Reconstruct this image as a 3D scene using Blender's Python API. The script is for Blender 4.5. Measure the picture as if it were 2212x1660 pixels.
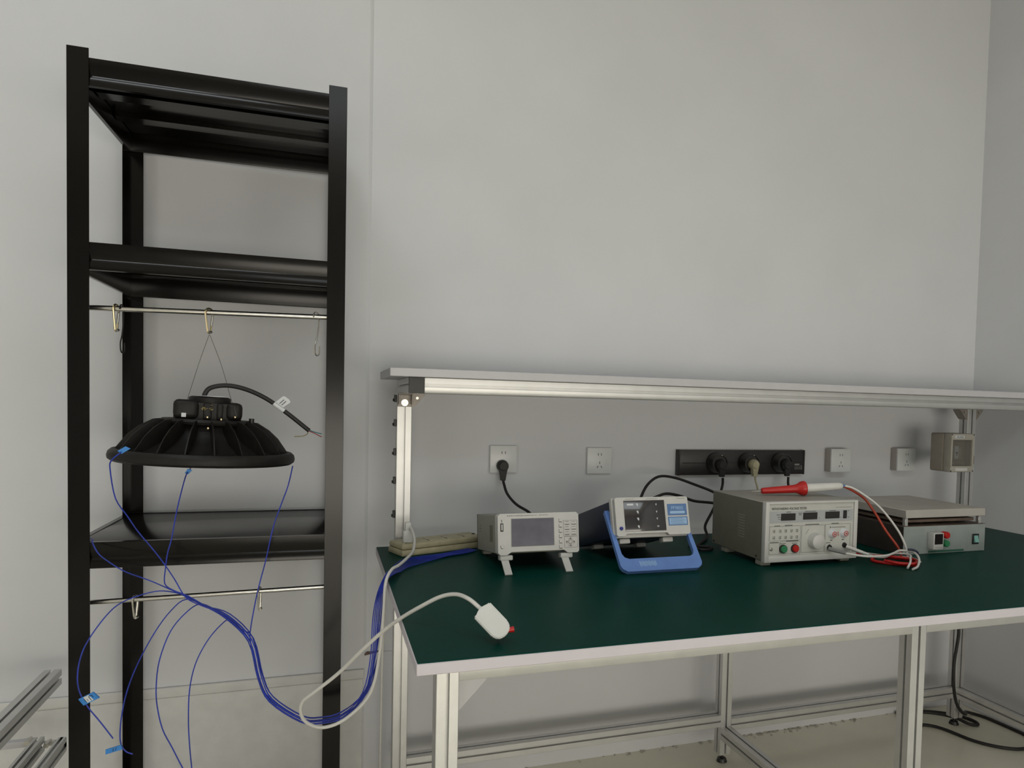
import bpy, bmesh, math, random
from mathutils import Vector, Matrix, Euler
random.seed(7)
S = bpy.context.scene
for o in list(bpy.data.objects):
    bpy.data.objects.remove(o, do_unlink=True)
C = S.collection
R = math.radians
PI = math.pi

# ------------------------------------------------------------------ camera
W, H = 2212.0, 1660.0
FPX, YAW, PITCH, ROLL = 1565.4323, R(19.5617), R(-2.2551), R(1.4058)
EYE = Vector((0.0, 0.0, 1.178))
fw = Vector((math.sin(YAW)*math.cos(PITCH), math.cos(YAW)*math.cos(PITCH), math.sin(PITCH)))
rt = Vector((math.cos(YAW), -math.sin(YAW), 0))
up = rt.cross(fw)
r2 = rt*math.cos(ROLL) + up*math.sin(ROLL)
u2 = up*math.cos(ROLL) - rt*math.sin(ROLL)
cam_d = bpy.data.cameras.new('camera')
cam = bpy.data.objects.new('camera', cam_d)
C.objects.link(cam)
cam.matrix_world = Matrix(((r2.x, u2.x, -fw.x, EYE.x), (r2.y, u2.y, -fw.y, EYE.y), (r2.z, u2.z, -fw.z, EYE.z), (0, 0, 0, 1)))
cam_d.sensor_fit = 'HORIZONTAL'
cam_d.sensor_width = 36.0
cam_d.lens = 36.0*FPX/W
cam_d.shift_x = -149.4/W
cam_d.shift_y = 109.0/W
cam_d.clip_start = 0.02
S.camera = cam

# ------------------------------------------------------------------ light and exposure
S.view_settings.view_transform = 'Standard'
S.view_settings.look = 'None'
S.view_settings.gamma = 1.0
S.view_settings.use_curve_mapping = False
S.view_settings.exposure = -0.25
wd = bpy.data.worlds.new('world')
S.world = wd
wd.use_nodes = True
wd.node_tree.nodes['Background'].inputs[0].default_value = (0.75, 0.8, 0.85, 1)
wd.node_tree.nodes['Background'].inputs[1].default_value = 0.15

def area(name, loc, aim, sx, sy, power, col):
    l = bpy.data.lights.new(name, 'AREA')
    l.shape = 'RECTANGLE'; l.size = sx; l.size_y = sy
    l.energy = power; l.color = col
    o = bpy.data.objects.new(name, l); C.objects.link(o)
    o.location = loc
    d = Vector(aim) - Vector(loc)
    o.rotation_euler = d.to_track_quat('-Z', 'Y').to_euler()
    return o
# fluorescent battens on the ceiling, and unseen fill lights added behind the camera and at left
area('ceiling_lamp', (-0.62, 0.86, 2.97), (-0.62, 0.86, 0), 0.75, 0.16, 5, (0.90, 0.95, 1.0))
area('ceiling_lamp', (-0.66, 1.34, 2.97), (-0.66, 1.34, 0), 0.5, 0.14, 2.5, (0.90, 0.95, 1.0))  # unseen lamp added so the groove of the top rack beam catches a highlight
area('ceiling_lamp', (0.8, -1.1, 2.97), (0.8, -1.1, 0), 2.6, 1.0, 25, (0.86, 0.94, 1.0))
area('fill_light', (0.75, -3.4, 0.6), (0.7, 2.2, 0.40), 3.4, 1.0, 68, (1.0, 0.93, 0.81))  # low fill added to brighten the wall and floor under the bench
area('fill_light', (-2.9, -0.9, 0.8), (2.2, 1.9, 0.5), 1.8, 1.3, 15, (1.0, 0.96, 0.90))  # fill added from the left to lift the right wall

# ------------------------------------------------------------------ materials
def mat(name, col, rough=0.5, metal=0.0, var=0.06, scale=30.0, bump=0.0, bscale=200.0, spec=0.5, coat=0.0, alpha=None, trans=0.0, emit=None, stretch=None):
    m = bpy.data.materials.new(name)
    m.use_nodes = True
    nt = m.node_tree; n = nt.nodes; L = nt.links
    b = n['Principled BSDF']
    b.inputs['Roughness'].default_value = rough
    b.inputs['Metallic'].default_value = metal
    b.inputs['Specular IOR Level'].default_value = spec
    b.inputs['Coat Weight'].default_value = coat
    b.inputs['Coat Roughness'].default_value = 0.15
    b.inputs['Transmission Weight'].default_value = trans
    tc = n.new('ShaderNodeTexCoord')
    src = tc.outputs['Object']
    if stretch:
        mp = n.new('ShaderNodeMapping'); mp.inputs['Scale'].default_value = stretch
        L.new(src, mp.inputs['Vector']); src = mp.outputs['Vector']
    nz = n.new('ShaderNodeTexNoise'); nz.inputs['Scale'].default_value = scale; nz.inputs['Detail'].default_value = 4
    L.new(src, nz.inputs['Vector'])
    cr = n.new('ShaderNodeValToRGB')
    cr.color_ramp.elements[0].position = 0.3; cr.color_ramp.elements[1].position = 0.7
    cr.color_ramp.elements[0].color = (*[max(0, c*(1-var)) for c in col], 1)
    cr.color_ramp.elements[1].color = (*[min(1, c*(1+var)) for c in col], 1)
    L.new(nz.outputs['Fac'], cr.inputs['Fac'])
    L.new(cr.outputs['Color'], b.inputs['Base Color'])
    if bump:
        n2 = n.new('ShaderNodeTexNoise'); n2.inputs['Scale'].default_value = bscale; n2.inputs['Detail'].default_value = 3
        L.new(src, n2.inputs['Vector'])
        bp = n.new('ShaderNodeBump'); bp.inputs['Strength'].default_value = bump; bp.inputs['Distance'].default_value = 0.002
        L.new(n2.outputs['Fac'], bp.inputs['Height']); L.new(bp.outputs['Normal'], b.inputs['Normal'])
    if alpha is not None:
        b.inputs['Alpha'].default_value = alpha
    if emit:
        b.inputs['Emission Color'].default_value = (*emit[:3], 1); b.inputs['Emission Strength'].default_value = emit[3]
    return m
def s2l(*c):
    return tuple(((v/255)/12.92 if v/255 <= 0.04045 else ((v/255+0.055)/1.055)**2.4) for v in c)
M = {}
M['wall'] = mat('white_wall_paint', (0.685, 0.695, 0.715), 0.75, var=0.025, scale=3.0, bump=0.12, bscale=60, spec=0.25)
M['ceil'] = mat('ceiling_paint', (0.75, 0.75, 0.73), 0.9, var=0.02, scale=4)
M['trim'] = mat('trim_paint', (0.66, 0.66, 0.645), 0.6, var=0.05, scale=25, bump=0.25, bscale=40)
M['floor'] = mat('floor_epoxy', (0.84, 0.81, 0.67), 0.22, var=0.06, scale=2.5, bump=0.05, bscale=15, coat=0.2)
M['stain'] = mat('brown_stain', (0.13, 0.09, 0.075), 0.8, var=0.4, scale=60)
M['flake'] = mat('paint_flake', (0.5, 0.48, 0.42), 0.8, var=0.3, scale=80)
M['rack'] = mat('black_powder_coat', (0.003, 0.002, 0.0012), 0.18, var=0.25, scale=40, spec=0.28)
M['chrome'] = mat('chrome_steel', (0.6, 0.58, 0.55), 0.22, 1.0, var=0.1, scale=60)
M['steel'] = mat('zinc_steel', (0.55, 0.53, 0.48), 0.3, 1.0, var=0.2, scale=80)
M['wiregrey'] = mat('dull_steel_wire', (0.10, 0.095, 0.085), 0.6, 0.2, var=0.2)
M['brass'] = mat('brass_zinc', (0.6, 0.5, 0.3), 0.3, 1.0, var=0.1, scale=80)
M['alu'] = mat('anodised_aluminium', (0.62, 0.62, 0.61), 0.42, 0.75, var=0.04, scale=20, bump=0.04, bscale=300)
M['cast'] = mat('cast_bracket', (0.33, 0.3, 0.27), 0.5, 0.5, var=0.12, scale=60)
M['blackplastic'] = mat('black_plastic', (0.012, 0.011, 0.010), 0.4, var=0.2, scale=50)
M['rubber'] = mat('black_rubber', (0.010, 0.009, 0.009), 0.55, var=0.2, scale=60)
M['lampblack'] = mat('black_cast_aluminium', (0.009, 0.008, 0.007), 0.5, var=0.25, scale=60, bump=0.1, bscale=600, spec=0.3)
M['board'] = mat('white_laminate', (0.56, 0.55, 0.57), 0.45, var=0.02, scale=20)
M['edge'] = mat('lilac_white_edge_band', (0.60, 0.56, 0.60), 0.45, var=0.02, scale=20)
M['green'] = mat('green_antistatic_mat', (0.0020, 0.041, 0.031), 0.38, var=0.07, scale=9, bump=0.03, bscale=350, spec=0.04)
M['white'] = mat('white_plastic', (0.62, 0.63, 0.61), 0.4, var=0.02, scale=40)
M['socketw'] = mat('socket_white', (0.70, 0.72, 0.72), 0.3, var=0.015, scale=40)
M['boxgrey'] = mat('back_box_grey', (0.42, 0.39, 0.36), 0.5, var=0.03, scale=40)
M['dark'] = mat('dark_recess', (0.01, 0.01, 0.01), 0.6, var=0.1)
M['ink'] = mat('grey_ink', (0.10, 0.10, 0.095), 0.6, var=0.1)
M['lightink'] = mat('pale_ink', (0.28, 0.28, 0.27), 0.6, var=0.1)
M['bezel'] = mat('instrument_bezel', (0.56, 0.555, 0.53), 0.42, var=0.03, scale=30, bump=0.05, bscale=700)
M['side'] = mat('instrument_side_grey', (0.30, 0.295, 0.25), 0.5, var=0.05, scale=40)
M['screen'] = mat('lcd_grey_glass', (0.135, 0.130, 0.160), 0.18, var=0.14, scale=25, spec=0.3)
M['window'] = mat('smoked_window', (0.022, 0.018, 0.02), 0.08, var=0.1, spec=0.6, coat=0.4)
M['navy'] = mat('navy_case', (0.012, 0.018, 0.042), 0.45, var=0.1, scale=50)
M['blue'] = mat('blue_handle', (0.135, 0.255, 0.60), 0.4, var=0.06, scale=30)
M['bluelabel'] = mat('blue_label', (0.095, 0.19, 0.40), 0.5, var=0.03)
M['paleblue'] = mat('pale_blue_print', (0.34, 0.52, 0.74), 0.5, var=0.03)
M['knobblue'] = mat('blue_button', (0.01, 0.02, 0.22), 0.3, var=0.1)
M['marker'] = mat('white_print', (0.62, 0.64, 0.66), 0.5, var=0.02)
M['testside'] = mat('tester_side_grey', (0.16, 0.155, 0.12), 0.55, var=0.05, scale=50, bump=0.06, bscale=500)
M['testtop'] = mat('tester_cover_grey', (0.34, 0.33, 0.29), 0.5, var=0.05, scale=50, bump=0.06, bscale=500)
M['testface'] = mat('tester_panel', (0.53, 0.53, 0.49), 0.45, var=0.03, scale=30)
M['testband'] = mat('tester_display_band', (0.40, 0.41, 0.42), 0.45, var=0.02)
M['display'] = mat('dark_display', (0.014, 0.011, 0.011), 0.2, var=0.1)
M['red'] = mat('red_plastic', (0.47, 0.012, 0.010), 0.35, var=0.06, scale=30)
M['redorange'] = mat('orange_red_wire', (0.42, 0.05, 0.022), 0.45, var=0.1, scale=60)
M['redring'] = mat('red_ring_print', (0.42, 0.09, 0.08), 0.5, var=0.05)
M['greenbtn'] = mat('green_button', (0.03, 0.22, 0.09), 0.35, var=0.08)
M['teal'] = mat('teal_rocker', (0.20, 0.42, 0.38), 0.4, var=0.05)
M['platetop'] = mat('hot_plate_aluminium', (0.52, 0.49, 0.45), 0.5, 0.35, var=0.06, scale=14, bump=0.05, bscale=60)
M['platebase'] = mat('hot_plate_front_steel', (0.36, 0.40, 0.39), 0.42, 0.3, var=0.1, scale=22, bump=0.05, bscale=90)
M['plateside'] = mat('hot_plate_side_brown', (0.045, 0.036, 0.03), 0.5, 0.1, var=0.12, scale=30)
M['cream'] = mat('aged_cream_plastic', (0.46, 0.42, 0.27), 0.45, var=0.14, scale=35, bump=0.08, bscale=150)
M['trackgrey'] = mat('charcoal_track', (0.026, 0.022, 0.022), 0.38, var=0.08, scale=40)
M['bluewire'] = mat('blue_wire', (0.014, 0.035, 0.36), 0.45, var=0.25, scale=40)
M['tape'] = mat('blue_tape', (0.035, 0.22, 0.60), 0.5, var=0.08, scale=60)
M['whitewire'] = mat('white_cable', (0.64, 0.63, 0.60), 0.4, var=0.03)
M['cyanwire'] = mat('teal_core', (0.02, 0.16, 0.20), 0.4)
M['pinkwire'] = mat('red_core', (0.33, 0.05, 0.06), 0.4)
M['olivewire'] = mat('yellow_green_core', (0.22, 0.20, 0.09), 0.4)
M['breaker'] = mat('beige_enclosure', (0.36, 0.34, 0.29), 0.5, var=0.04, scale=40)
M['breakerside'] = mat('taupe_enclosure', (0.30, 0.265, 0.22), 0.5, var=0.05, scale=40)
M['smoke'] = mat('smoked_cover', (0.20, 0.19, 0.165), 0.15, var=0.03, alpha=0.38)
M['gold'] = mat('gold_print', (0.30, 0.24, 0.06), 0.5, var=0.1)
M['yellowgreen'] = mat('strip_green_print', (0.03, 0.12, 0.08), 0.5)
M['dusty'] = mat('dusty_steel_brown', (0.20, 0.15, 0.12), 0.5, 0.5, var=0.25, scale=30)

# ------------------------------------------------------------------ mesh helpers
def nb():
    return bmesh.new()
def box(bm, x0, x1, y0, y1, z0, z1, bev=0.0, seg=2, mtx=None):
    r = bmesh.ops.create_cube(bm, size=1.0)
    vs = r['verts']
    for v in vs:
        v.co = Vector(((v.co.x+0.5)*(x1-x0)+x0, (v.co.y+0.5)*(y1-y0)+y0, (v.co.z+0.5)*(z1-z0)+z0))
    if bev > 0:
        es = list({e for v in vs for e in v.link_edges})
        rr = bmesh.ops.bevel(bm, geom=es, offset=bev, segments=seg, affect='EDGES', profile=0.5)
        vs = list({v for f in rr['faces'] for v in f.verts} | {v for v in vs if v.is_valid})
        vs = [v for v in vs if v.is_valid]
    if mtx is not None:
        seen = set(vs)
        for v in list(vs):
            for e in v.link_edges: seen.update(e.verts)
        for v in seen: v.co = mtx @ v.co
    return bm
def smooth_path(pts, per=6):
    P = [Vector(p) for p in pts]
    if len(P) < 3: return P
    out = []
    for i in range(len(P)-1):
        p0 = P[i-1] if i > 0 else P[i]*2-P[i+1]
        p1, p2 = P[i], P[i+1]
        p3 = P[i+2] if i+2 < len(P) else P[i+1]*2-P[i]
        for k in range(per):
            t = k/per
            out.append(0.5*((2*p1)+(p2-p0)*t+(2*p0-5*p1+4*p2-p3)*t*t+(3*p1-p0-3*p2+p3)*t**3))
    out.append(P[-1])
    return out
def tube(bm, pts, r, n=10, smooth=True, closed=False, per=6):
    P = smooth_path(pts, per) if smooth else [Vector(p) for p in pts]
    rs = r if callable(r) else (lambda t: r)
    rings = []
    N = len(P)
    prev = None
    for i, p in enumerate(P):
        if closed: t = (P[(i+1) % N]-P[i-1])
        else: t = P[min(i+1, N-1)]-P[max(i-1, 0)]
        if t.length < 1e-9: t = Vector((0, 0, 1))
        t.normalize()
        if prev is None:
            a = Vector((0, 0, 1)) if abs(t.z) < 0.9 else Vector((1, 0, 0))
            x = a.cross(t).normalized()
        else:
            x = (prev - t*prev.dot(t))
            x = x.normalized() if x.length > 1e-6 else t.orthogonal().normalized()
        prev = x
        y = t.cross(x)
        rad = rs(i/max(1, N-1))
        rings.append([bm.verts.new(p + (x*math.cos(2*PI*k/n)+y*math.sin(2*PI*k/n))*rad) for k in range(n)])
    rng = range(N) if closed else range(N-1)
    for i in rng:
        A, B = rings[i], rings[(i+1) % N]
        for k in range(n):
            bm.faces.new((A[k], A[(k+1) % n], B[(k+1) % n], B[k]))
    if not closed:
        bm.faces.new(list(reversed(rings[0]))); bm.faces.new(rings[-1])
    return bm
def cyl(bm, p0, p1, r0, r1=None, n=20):
    r1 = r0 if r1 is None else r1
    return tube(bm, [p0, p1], lambda t: r0+(r1-r0)*t, n, smooth=False)
def lathe(bm, prof, n=48, mtx=None, closed_prof=False):
    rings = []
    for (r, z) in prof:
        if r < 1e-6: rings.append([bm.verts.new((0, 0, z))])
        else: rings.append([bm.verts.new((r*math.cos(2*PI*k/n), r*math.sin(2*PI*k/n), z)) for k in range(n)])
    pairs = list(zip(rings[:-1], rings[1:]))
    if closed_prof: pairs.append((rings[-1], rings[0]))
    for A, B in pairs:
        for k in range(n):
            a0, a1 = A[k % len(A)], A[(k+1) % len(A)]
            b0, b1 = B[k % len(B)], B[(k+1) % len(B)]
            q = []
            for v in (a0, a1, b1, b0):
                if v not in q: q.append(v)
            if len(q) >= 3: bm.faces.new(q)
    if mtx is not None:
        for R_ in rings:
            for v in R_: v.co = mtx @ v.co
    return bm
def prism(bm, poly, o, ux, uy, d):
    """polygon poly (a,b) laid on o + a*ux + b*uy and extruded by vector d"""
    o, ux, uy, d = Vector(o), Vector(ux), Vector(uy), Vector(d)
    A = [bm.verts.new(o+ux*a+uy*b) for a, b in poly]
    B = [bm.verts.new(o+ux*a+uy*b+d) for a, b in poly]
    n = len(poly)
    bm.faces.new(A); bm.faces.new(list(reversed(B)))
    for i in range(n):
        bm.faces.new((A[(i+1) % n], A[i], B[i], B[(i+1) % n]))
    return bm
def rrect(x0, y0, x1, y1, r, n=5):
    out = []
    for cx, cy, a in ((x1-r, y1-r, 0), (x0+r, y1-r, 90), (x0+r, y0+r, 180), (x1-r, y0+r, 270)):
        for k in range(n+1):
            t = R(a+90*k/n); out.append((cx+r*math.cos(t), cy+r*math.sin(t)))
    return out
def tslot(s):
    h = s/2; g = 0.0032; d = 0.013; c = 0.001
    w = 0.0065; e = 0.0025; d = 0.0095
    q = [(-h+c, -h), (-g, -h), (-g, -h+e), (-w, -h+e), (-w+0.003, -h+d), (w-0.003, -h+d), (w, -h+e), (g, -h+e), (g, -h), (h-c, -h), (h, -h+c)]
    out = []
    for k in range(4):
        a = k*PI/2
        for x, y in q:
            out.append((x*math.cos(a)-y*math.sin(a), x*math.sin(a)+y*math.cos(a)))
    return out
def prof(bm, x0, x1, y0, y1, z0, z1, axis):
    """slotted aluminium profile filling the box, running along axis"""
    cx, cy, cz = (x0+x1)/2, (y0+y1)/2, (z0+z1)/2
    if axis == 'z':
        s = x1-x0; k = (y1-y0)/s
        prism(bm, [(a, b*k) for a, b in tslot(s)], (cx, cy, z0), (1, 0, 0), (0, 1, 0), (0, 0, z1-z0))
    elif axis == 'x':
        s = y1-y0; k = (z1-z0)/s
        prism(bm, [(a, b*k) for a, b in tslot(s)], (x0, cy, cz), (0, 1, 0), (0, 0, 1), (x1-x0, 0, 0))
    else:
        s = x1-x0; k = (z1-z0)/s
        prism(bm, [(a, b*k) for a, b in tslot(s)], (cx, y0, cz), (1, 0, 0), (0, 0, 1), (0, y1-y0, 0))
    return bm
def obj(name, bm, m, parent=None, label=None, ang=38):
    bmesh.ops.recalc_face_normals(bm, faces=bm.faces[:])
    me = bpy.data.meshes.new(name)
    bm.to_mesh(me); bm.free()
    for p in me.polygons: p.use_smooth = True
    me.set_sharp_from_angle(angle=R(ang))
    ms = m if isinstance(m, (list, tuple)) else [m]
    for x in ms: me.materials.append(x if not isinstance(x, str) else M[x])
    o = bpy.data.objects.new(name, me)
    C.objects.link(o)
    if parent is not None: o.parent = parent
    if label: o['label'] = label
    return o
def tag(o, label, cat, group=None, kind=None):
    o['label'] = label; o['category'] = cat
    if group: o['group'] = group
    if kind: o['kind'] = kind
    return o
def thing(name, label, cat, loc=(0, 0, 0), rot=(0, 0, 0), group=None):
    o = bpy.data.objects.new(name, None)
    o.empty_display_size = 0.05
    C.objects.link(o)
    o.location = loc; o.rotation_euler = rot
    return tag(o, label, cat, group)
def struct(name, bm, m):
    o = obj(name, bm, m); o['kind'] = 'structure'; return o
def text(name, body, size, m, parent, loc, rot=(PI/2, 0, 0), align='LEFT', sx=1.0, depth=0.0003):
    cu = bpy.data.curves.new(name+'_c', 'FONT')
    cu.body = body; cu.size = size; cu.extrude = depth; cu.align_x = align; cu.resolution_u = 3
    t = bpy.data.objects.new(name+'_t', cu); C.objects.link(t)
    dg = bpy.context.evaluated_depsgraph_get()
    me = bpy.data.meshes.new_from_object(t.evaluated_get(dg))
    bpy.data.objects.remove(t, do_unlink=True); bpy.data.curves.remove(cu)
    me.materials.clear(); me.materials.append(M[m]); me.name = name
    o = bpy.data.objects.new(name, me); C.objects.link(o)
    o.parent = parent; o.location = loc; o.rotation_euler = rot; o.scale = (sx, 1, 1)
    return o
def copy_tree(o, parent=None):
    c = o.copy(); C.objects.link(c)
    if parent is not None: c.parent = parent
    for ch in [x for x in bpy.data.objects if x.parent == o]:
        copy_tree(ch, c)
    return c

# ------------------------------------------------------------------ the room
XR, YB, XL, YF, ZC = 2.46, 2.227, -3.0, -3.5, 3.0
XP, YP = 0.113, 2.217            # the left stretch of the back wall stands slightly proud
bm = nb(); box(bm, XL-0.1, XR+0.1, YF-0.1, YB+0.15, -0.1, 0.0); struct('floor', bm, 'floor')
bm = nb(); box(bm, XL-0.1, XR+0.1, YF-0.1, YB+0.15, ZC, ZC+0.1); struct('ceiling', bm, 'ceil')
bm = nb()
prism(bm, [(XL, YP), (XP, YP), (XP+0.003, YP+0.0012), (XP+0.012, YB), (XR, YB), (XR, YB+0.12), (XL, YB+0.12)], (0, 0, 0), (1, 0, 0), (0, 1, 0), (0, 0, ZC))
struct('wall_back', bm, 'wall')
bm = nb(); box(bm, XR, XR+0.1, YF, YB, 0, ZC); struct('wall_right', bm, 'wall')
bm = nb(); box(bm, XL-0.1, XL, YF, YP, 0, ZC); struct('wall_left', bm, 'wall')
bm = nb(); box(bm, XL, XR, YF-0.1, YF, 0, ZC); struct('wall_front', bm, 'wall')
# moulding along the proud stretch of wall, and the thicker plaster below it
bm = nb()
box(bm, XL, XP+0.007, YP-0.009, YP, 0.352, 0.381, 0.004, 3)
struct('trim_1', bm, 'trim')
bm = nb(); box(bm, XL, XP+0.004, YP-0.006, YP, 0.0, 0.352, 0.002, 1); struct('trim_2', bm, 'trim')
bm = nb(); box(bm, XP+0.003, XR, YB-0.003, YB, 0.0, 0.424, 0.001, 1); struct('trim_3', bm, 'wall')
bm = nb()
prism(bm, [(0.117, 0.420), (0.128, 0.428), (0.145, 0.4265), (0.168, 0.4295), (0.176, 0.434), (0.176, 0.427), (0.150, 0.4225), (0.140, 0.4205), (0.122, 0.417)], (0, YB-0.0045, 0), (1, 0, 0), (0, 0, 1), (0, 0.0035, 0))
struct('trim_4', bm, 'stain')
# flaking paint along the foot of the wall
bm = nb()
for i in range(90):
    x = random.uniform(0.25, 2.25); s = random.uniform(0.002, 0.006)
    if random.random() < 0.55: x = random.uniform(1.3, 1.95)
    y = YB-0.003-random.uniform(0.002, 0.03)*random.random()
    m4 = Matrix.Translation((x, y, s*0.35+0.0002)) @ Euler((0, 0, random.uniform(0, 6))).to_matrix().to_4x4()
    bmesh.ops.create_icosphere(bm, subdivisions=1, radius=1.0, matrix=m4 @ Matrix.Diagonal((s*1.6, s, s*0.35, 1)))
o = obj('paint_flakes', bm, 'flake'); tag(o, 'flaked paint crumbs along the foot of the wall under the workbench', 'debris', kind='stuff')

# ------------------------------------------------------------------ black shelving rack
rack = thing('shelving_rack', 'tall black steel shelving rack against the white wall left of the workbench', 'rack', (-0.4958, 1.7518, 0), (0, 0, R(-1.186)))
RW, RD, RH, PW = 0.5381, 0.4318, 1.8787, 0.0388
def post_bm(x, y, sx, sy):
    bm = nb(); t = 0.002
    xa, xb = (x, x+sx*PW); ya, yb = (y, y+sy*PW)
    box(bm, min(xa, xb), max(xa, xb), min(y, y+sy*t), max(y, y+sy*t), 0.001, RH, 0.0004, 1)
    box(bm, min(x, x+sx*t), max(x, x+sx*t), min(y+sy*t, yb), max(y+sy*t, yb), 0.001, RH, 0.0004, 1)
    return bm
for x, y, sx, sy in ((0, 0, 1, 1), (RW, 0, -1, 1), (0, RD, 1, -1), (RW, RD, -1, -1)):
    p = obj('post', post_bm(x, y, sx, sy), 'rack', rack)
    bm = nb()
    box(bm, min(x, x+sx*PW)-0.001, max(x, x+sx*PW)+0.001, min(y, y+sy*PW)-0.001, max(y, y+sy*PW)+0.001, 0.0004, 0.012, 0.002, 1)
    obj('foot', bm, 'blackplastic', p)
# beam section: v-shaped groove between an upper and a lower strip (y out of the rack is negative)
SEC = [(0, 0), (0, -0.0165), (0.0048, -0.034), (0.0008, -0.0425), (0.0008, -0.0555), (0.009, -0.0565), (0.010, -0.054), (0.010, -0.002), (0.012, 0)]
def beam_bm(p0, ux, uy, length):
    bm = nb(); prism(bm, SEC, p0, uy, (0, 0, 1), Vector(ux)*length); return bm
for zt in (1.8604, 1.4894, 0.8685, 0.085):
    t = 0.0025
    obj('front_beam', beam_bm((t, 0.0025, zt), (1, 0, 0), (0, 1, 0), RW-2*t), 'rack', rack)
    obj('back_beam', beam_bm((t, RD-0.0025, zt), (1, 0, 0), (0, -1, 0), RW-2*t), 'rack', rack)
    obj('side_beam', beam_bm((0.0025, 0.013, zt), (0, 1, 0), (1, 0, 0), RD-0.026), 'rack', rack)
    obj('side_beam', beam_bm((RW-0.0025, 0.013, zt), (0, 1, 0), (-1, 0, 0), RD-0.026), 'rack', rack)
    bm = nb(); box(bm, 0.014, RW-0.014, 0.014, RD-0.014, zt-0.010, zt-0.0008, 0.0015, 2)
    for k in (0.30, 0.62):
        box(bm, 0.016, RW-0.016, RD*k, RD*k+0.04, zt-0.022, zt-0.0102)
    obj('shelf_board', bm, 'rack', rack)
for zl, zr, rr in ((1.360, 1.3704, 0.0058), (0.7292, 0.7361, 0.0052)):
    bm = nb(); cyl(bm, (0.003, 0.052, zl), (RW-0.003, 0.060, zr), rr, n=16)
    rod = obj('hanging_rod', bm, 'chrome', rack, label='polished steel rod across the rack')
    
# ------------------------------------------------------------------ carabiners and hooks on the rods
def carabiner(bm, w, h, r):
    pts = []
    for k in range(16):
        a = 2*PI*k/16
        x = math.cos(a)*w/2*(1.0 if math.sin(a) >= 0 else 0.45); z = (h/2-w/2)*(1 if math.sin(a) >= 0 else -1)+math.sin(a)*w/2
        pts.append((x, 0, z))
    tube(bm, pts+[pts[0]], r, 8, smooth=True, per=3)
def make_carabiner(name, label, loc, rz, h, m, tilt=0):
    t = thing(name, label, 'carabiner', loc, (0, tilt, rz), 'small carabiners clipped on the rack rods')
    bm = nb(); carabiner(bm, 0.021, h, 0.0021); obj('ring', bm, m, t)
    bm = nb(); cyl(bm, (0.0057, 0, -h*0.2), (0.0096, 0, h*0.22), 0.0027, n=10); obj('gate', bm, 'steel', t)
    bm = nb(); cyl(bm, (-0.004, -0.0026, -h/2+0.002), (0.004, -0.0026, -h/2+0.002), 0.003, n=10); obj('pin', bm, 'steel', t)
    return t
make_carabiner('carabiner', 'small steel carabiner at the left end of the upper rod, beside the long dark hook', (-0.4215, 1.8033, 1.3420), R(75), 0.056, 'brass')
make_carabiner('carabiner', 'small steel carabiner on the upper rod holding the lamp wire', (-0.2425, 1.8023, 1.3465), R(52), 0.054, 'brass')
make_carabiner('carabiner', 'small steel carabiner at the left end of the lower rod, before the rear post', (-0.3855, 1.8030, 0.7142), R(72), 0.050, 'steel')
make_carabiner('carabiner', 'small steel carabiner on the right half of the lower rod', (-0.136, 1.8018, 0.7164), R(76), 0.052, 'steel')
def s_hook(name, label, x, y, ztop, zbot, rz, m, r=0.0016, bend=0.0087):
    t = tag(obj(name, nb_hook(ztop-zbot, r, bend), m), label, 'hook', 'wire hooks on the upper rod')
    t.location = (x, y, zbot); t.rotation_euler = (0, 0, rz)
def nb_hook(L, r, ra):
    bm = nb()
    pts = []
    for k in range(9):
        a = PI*(1.05-1.1*k/8); pts.append((ra*math.cos(a), 0, L-ra+ra*math.sin(a)))
    
    pts += [(ra*0.75, 0, L*0.62), (0.002, 0, L*0.38), (-0.005, 0, L*0.22)]
    for k in range(7):
        a = PI+PI*k/7; pts.append((0.004+0.009*math.cos(a), 0, 0.010+0.010*math.sin(a)))
    pts.append((0.012, 0, 0.022))
    tube(bm, pts, r, 8, per=3); return bm
s_hook('s_hook', 'thin bent wire hook at the right end of the upper rod', -0.0190, 1.8016, 1.3800, 1.280, R(55), 'steel', 0.0016, 0.0107)
s_hook('s_hook', 'long dark wire hook at the left end of the upper rod', -0.4110, 1.8032, 1.3703, 1.268, R(78), 'lampblack', 0.0015, 0.0087)

# ------------------------------------------------------------------ high bay lamp
lamp = thing('high_bay_lamp', 'black round high bay lamp with finned heat sink hanging in the rack', 'lamp', (-0.2492, 1.8, 1.0335), (0, R(2.2), R(10)))
bm = nb()
lathe(bm, [(0.168, 0.003), (0.178, 0.0), (0.1845, 0.005), (0.186, 0.012), (0.184, 0.020), (0.178, 0.0255), (0.170, 0.026), (0.166, 0.020)], 72, closed_prof=True)
obj('rim', bm, 'lampblack', lamp)
bm = nb(); lathe(bm, [(0, 0.004), (0.150, 0.004), (0.169, 0.006), (0.169, 0.009), (0, 0.009)], 64); obj('lens', bm, 'board', lamp, label='pale round lens under the lamp')
bm = nb()
lathe(bm, [(0, 0.010), (0.168, 0.010), (0.169, 0.016), (0.150, 0.026), (0.11, 0.045), (0.085, 0.066), (0.075, 0.086), (0.0, 0.088)], 64)
NF = 20
for k in range(NF):
    a = 2*PI*k/NF+R(3.3)
    poly = [(0.070, 0.06), (0.080, 0.094), (0.105, 0.0905), (0.130, 0.075), (0.150, 0.056), (0.164, 0.036), (0.1725, 0.0235), (0.166, 0.0135), (0.13, 0.03)]
    ca, sa = math.cos(a), math.sin(a); th = 0.0026
    prism(bm, poly, (-sa*-th/2, ca*-th/2, 0), (ca, sa, 0), (0, 0, 1), (-sa*th, ca*th, 0))
obj('heat_sink', bm, 'lampblack', lamp)
bm = nb(); lathe(bm, [(0, 0.084), (0.09, 0.084), (0.092, 0.089), (0.088, 0.0945), (0, 0.0945)], 40); obj('mounting_ring', bm, 'lampblack', lamp)
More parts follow.
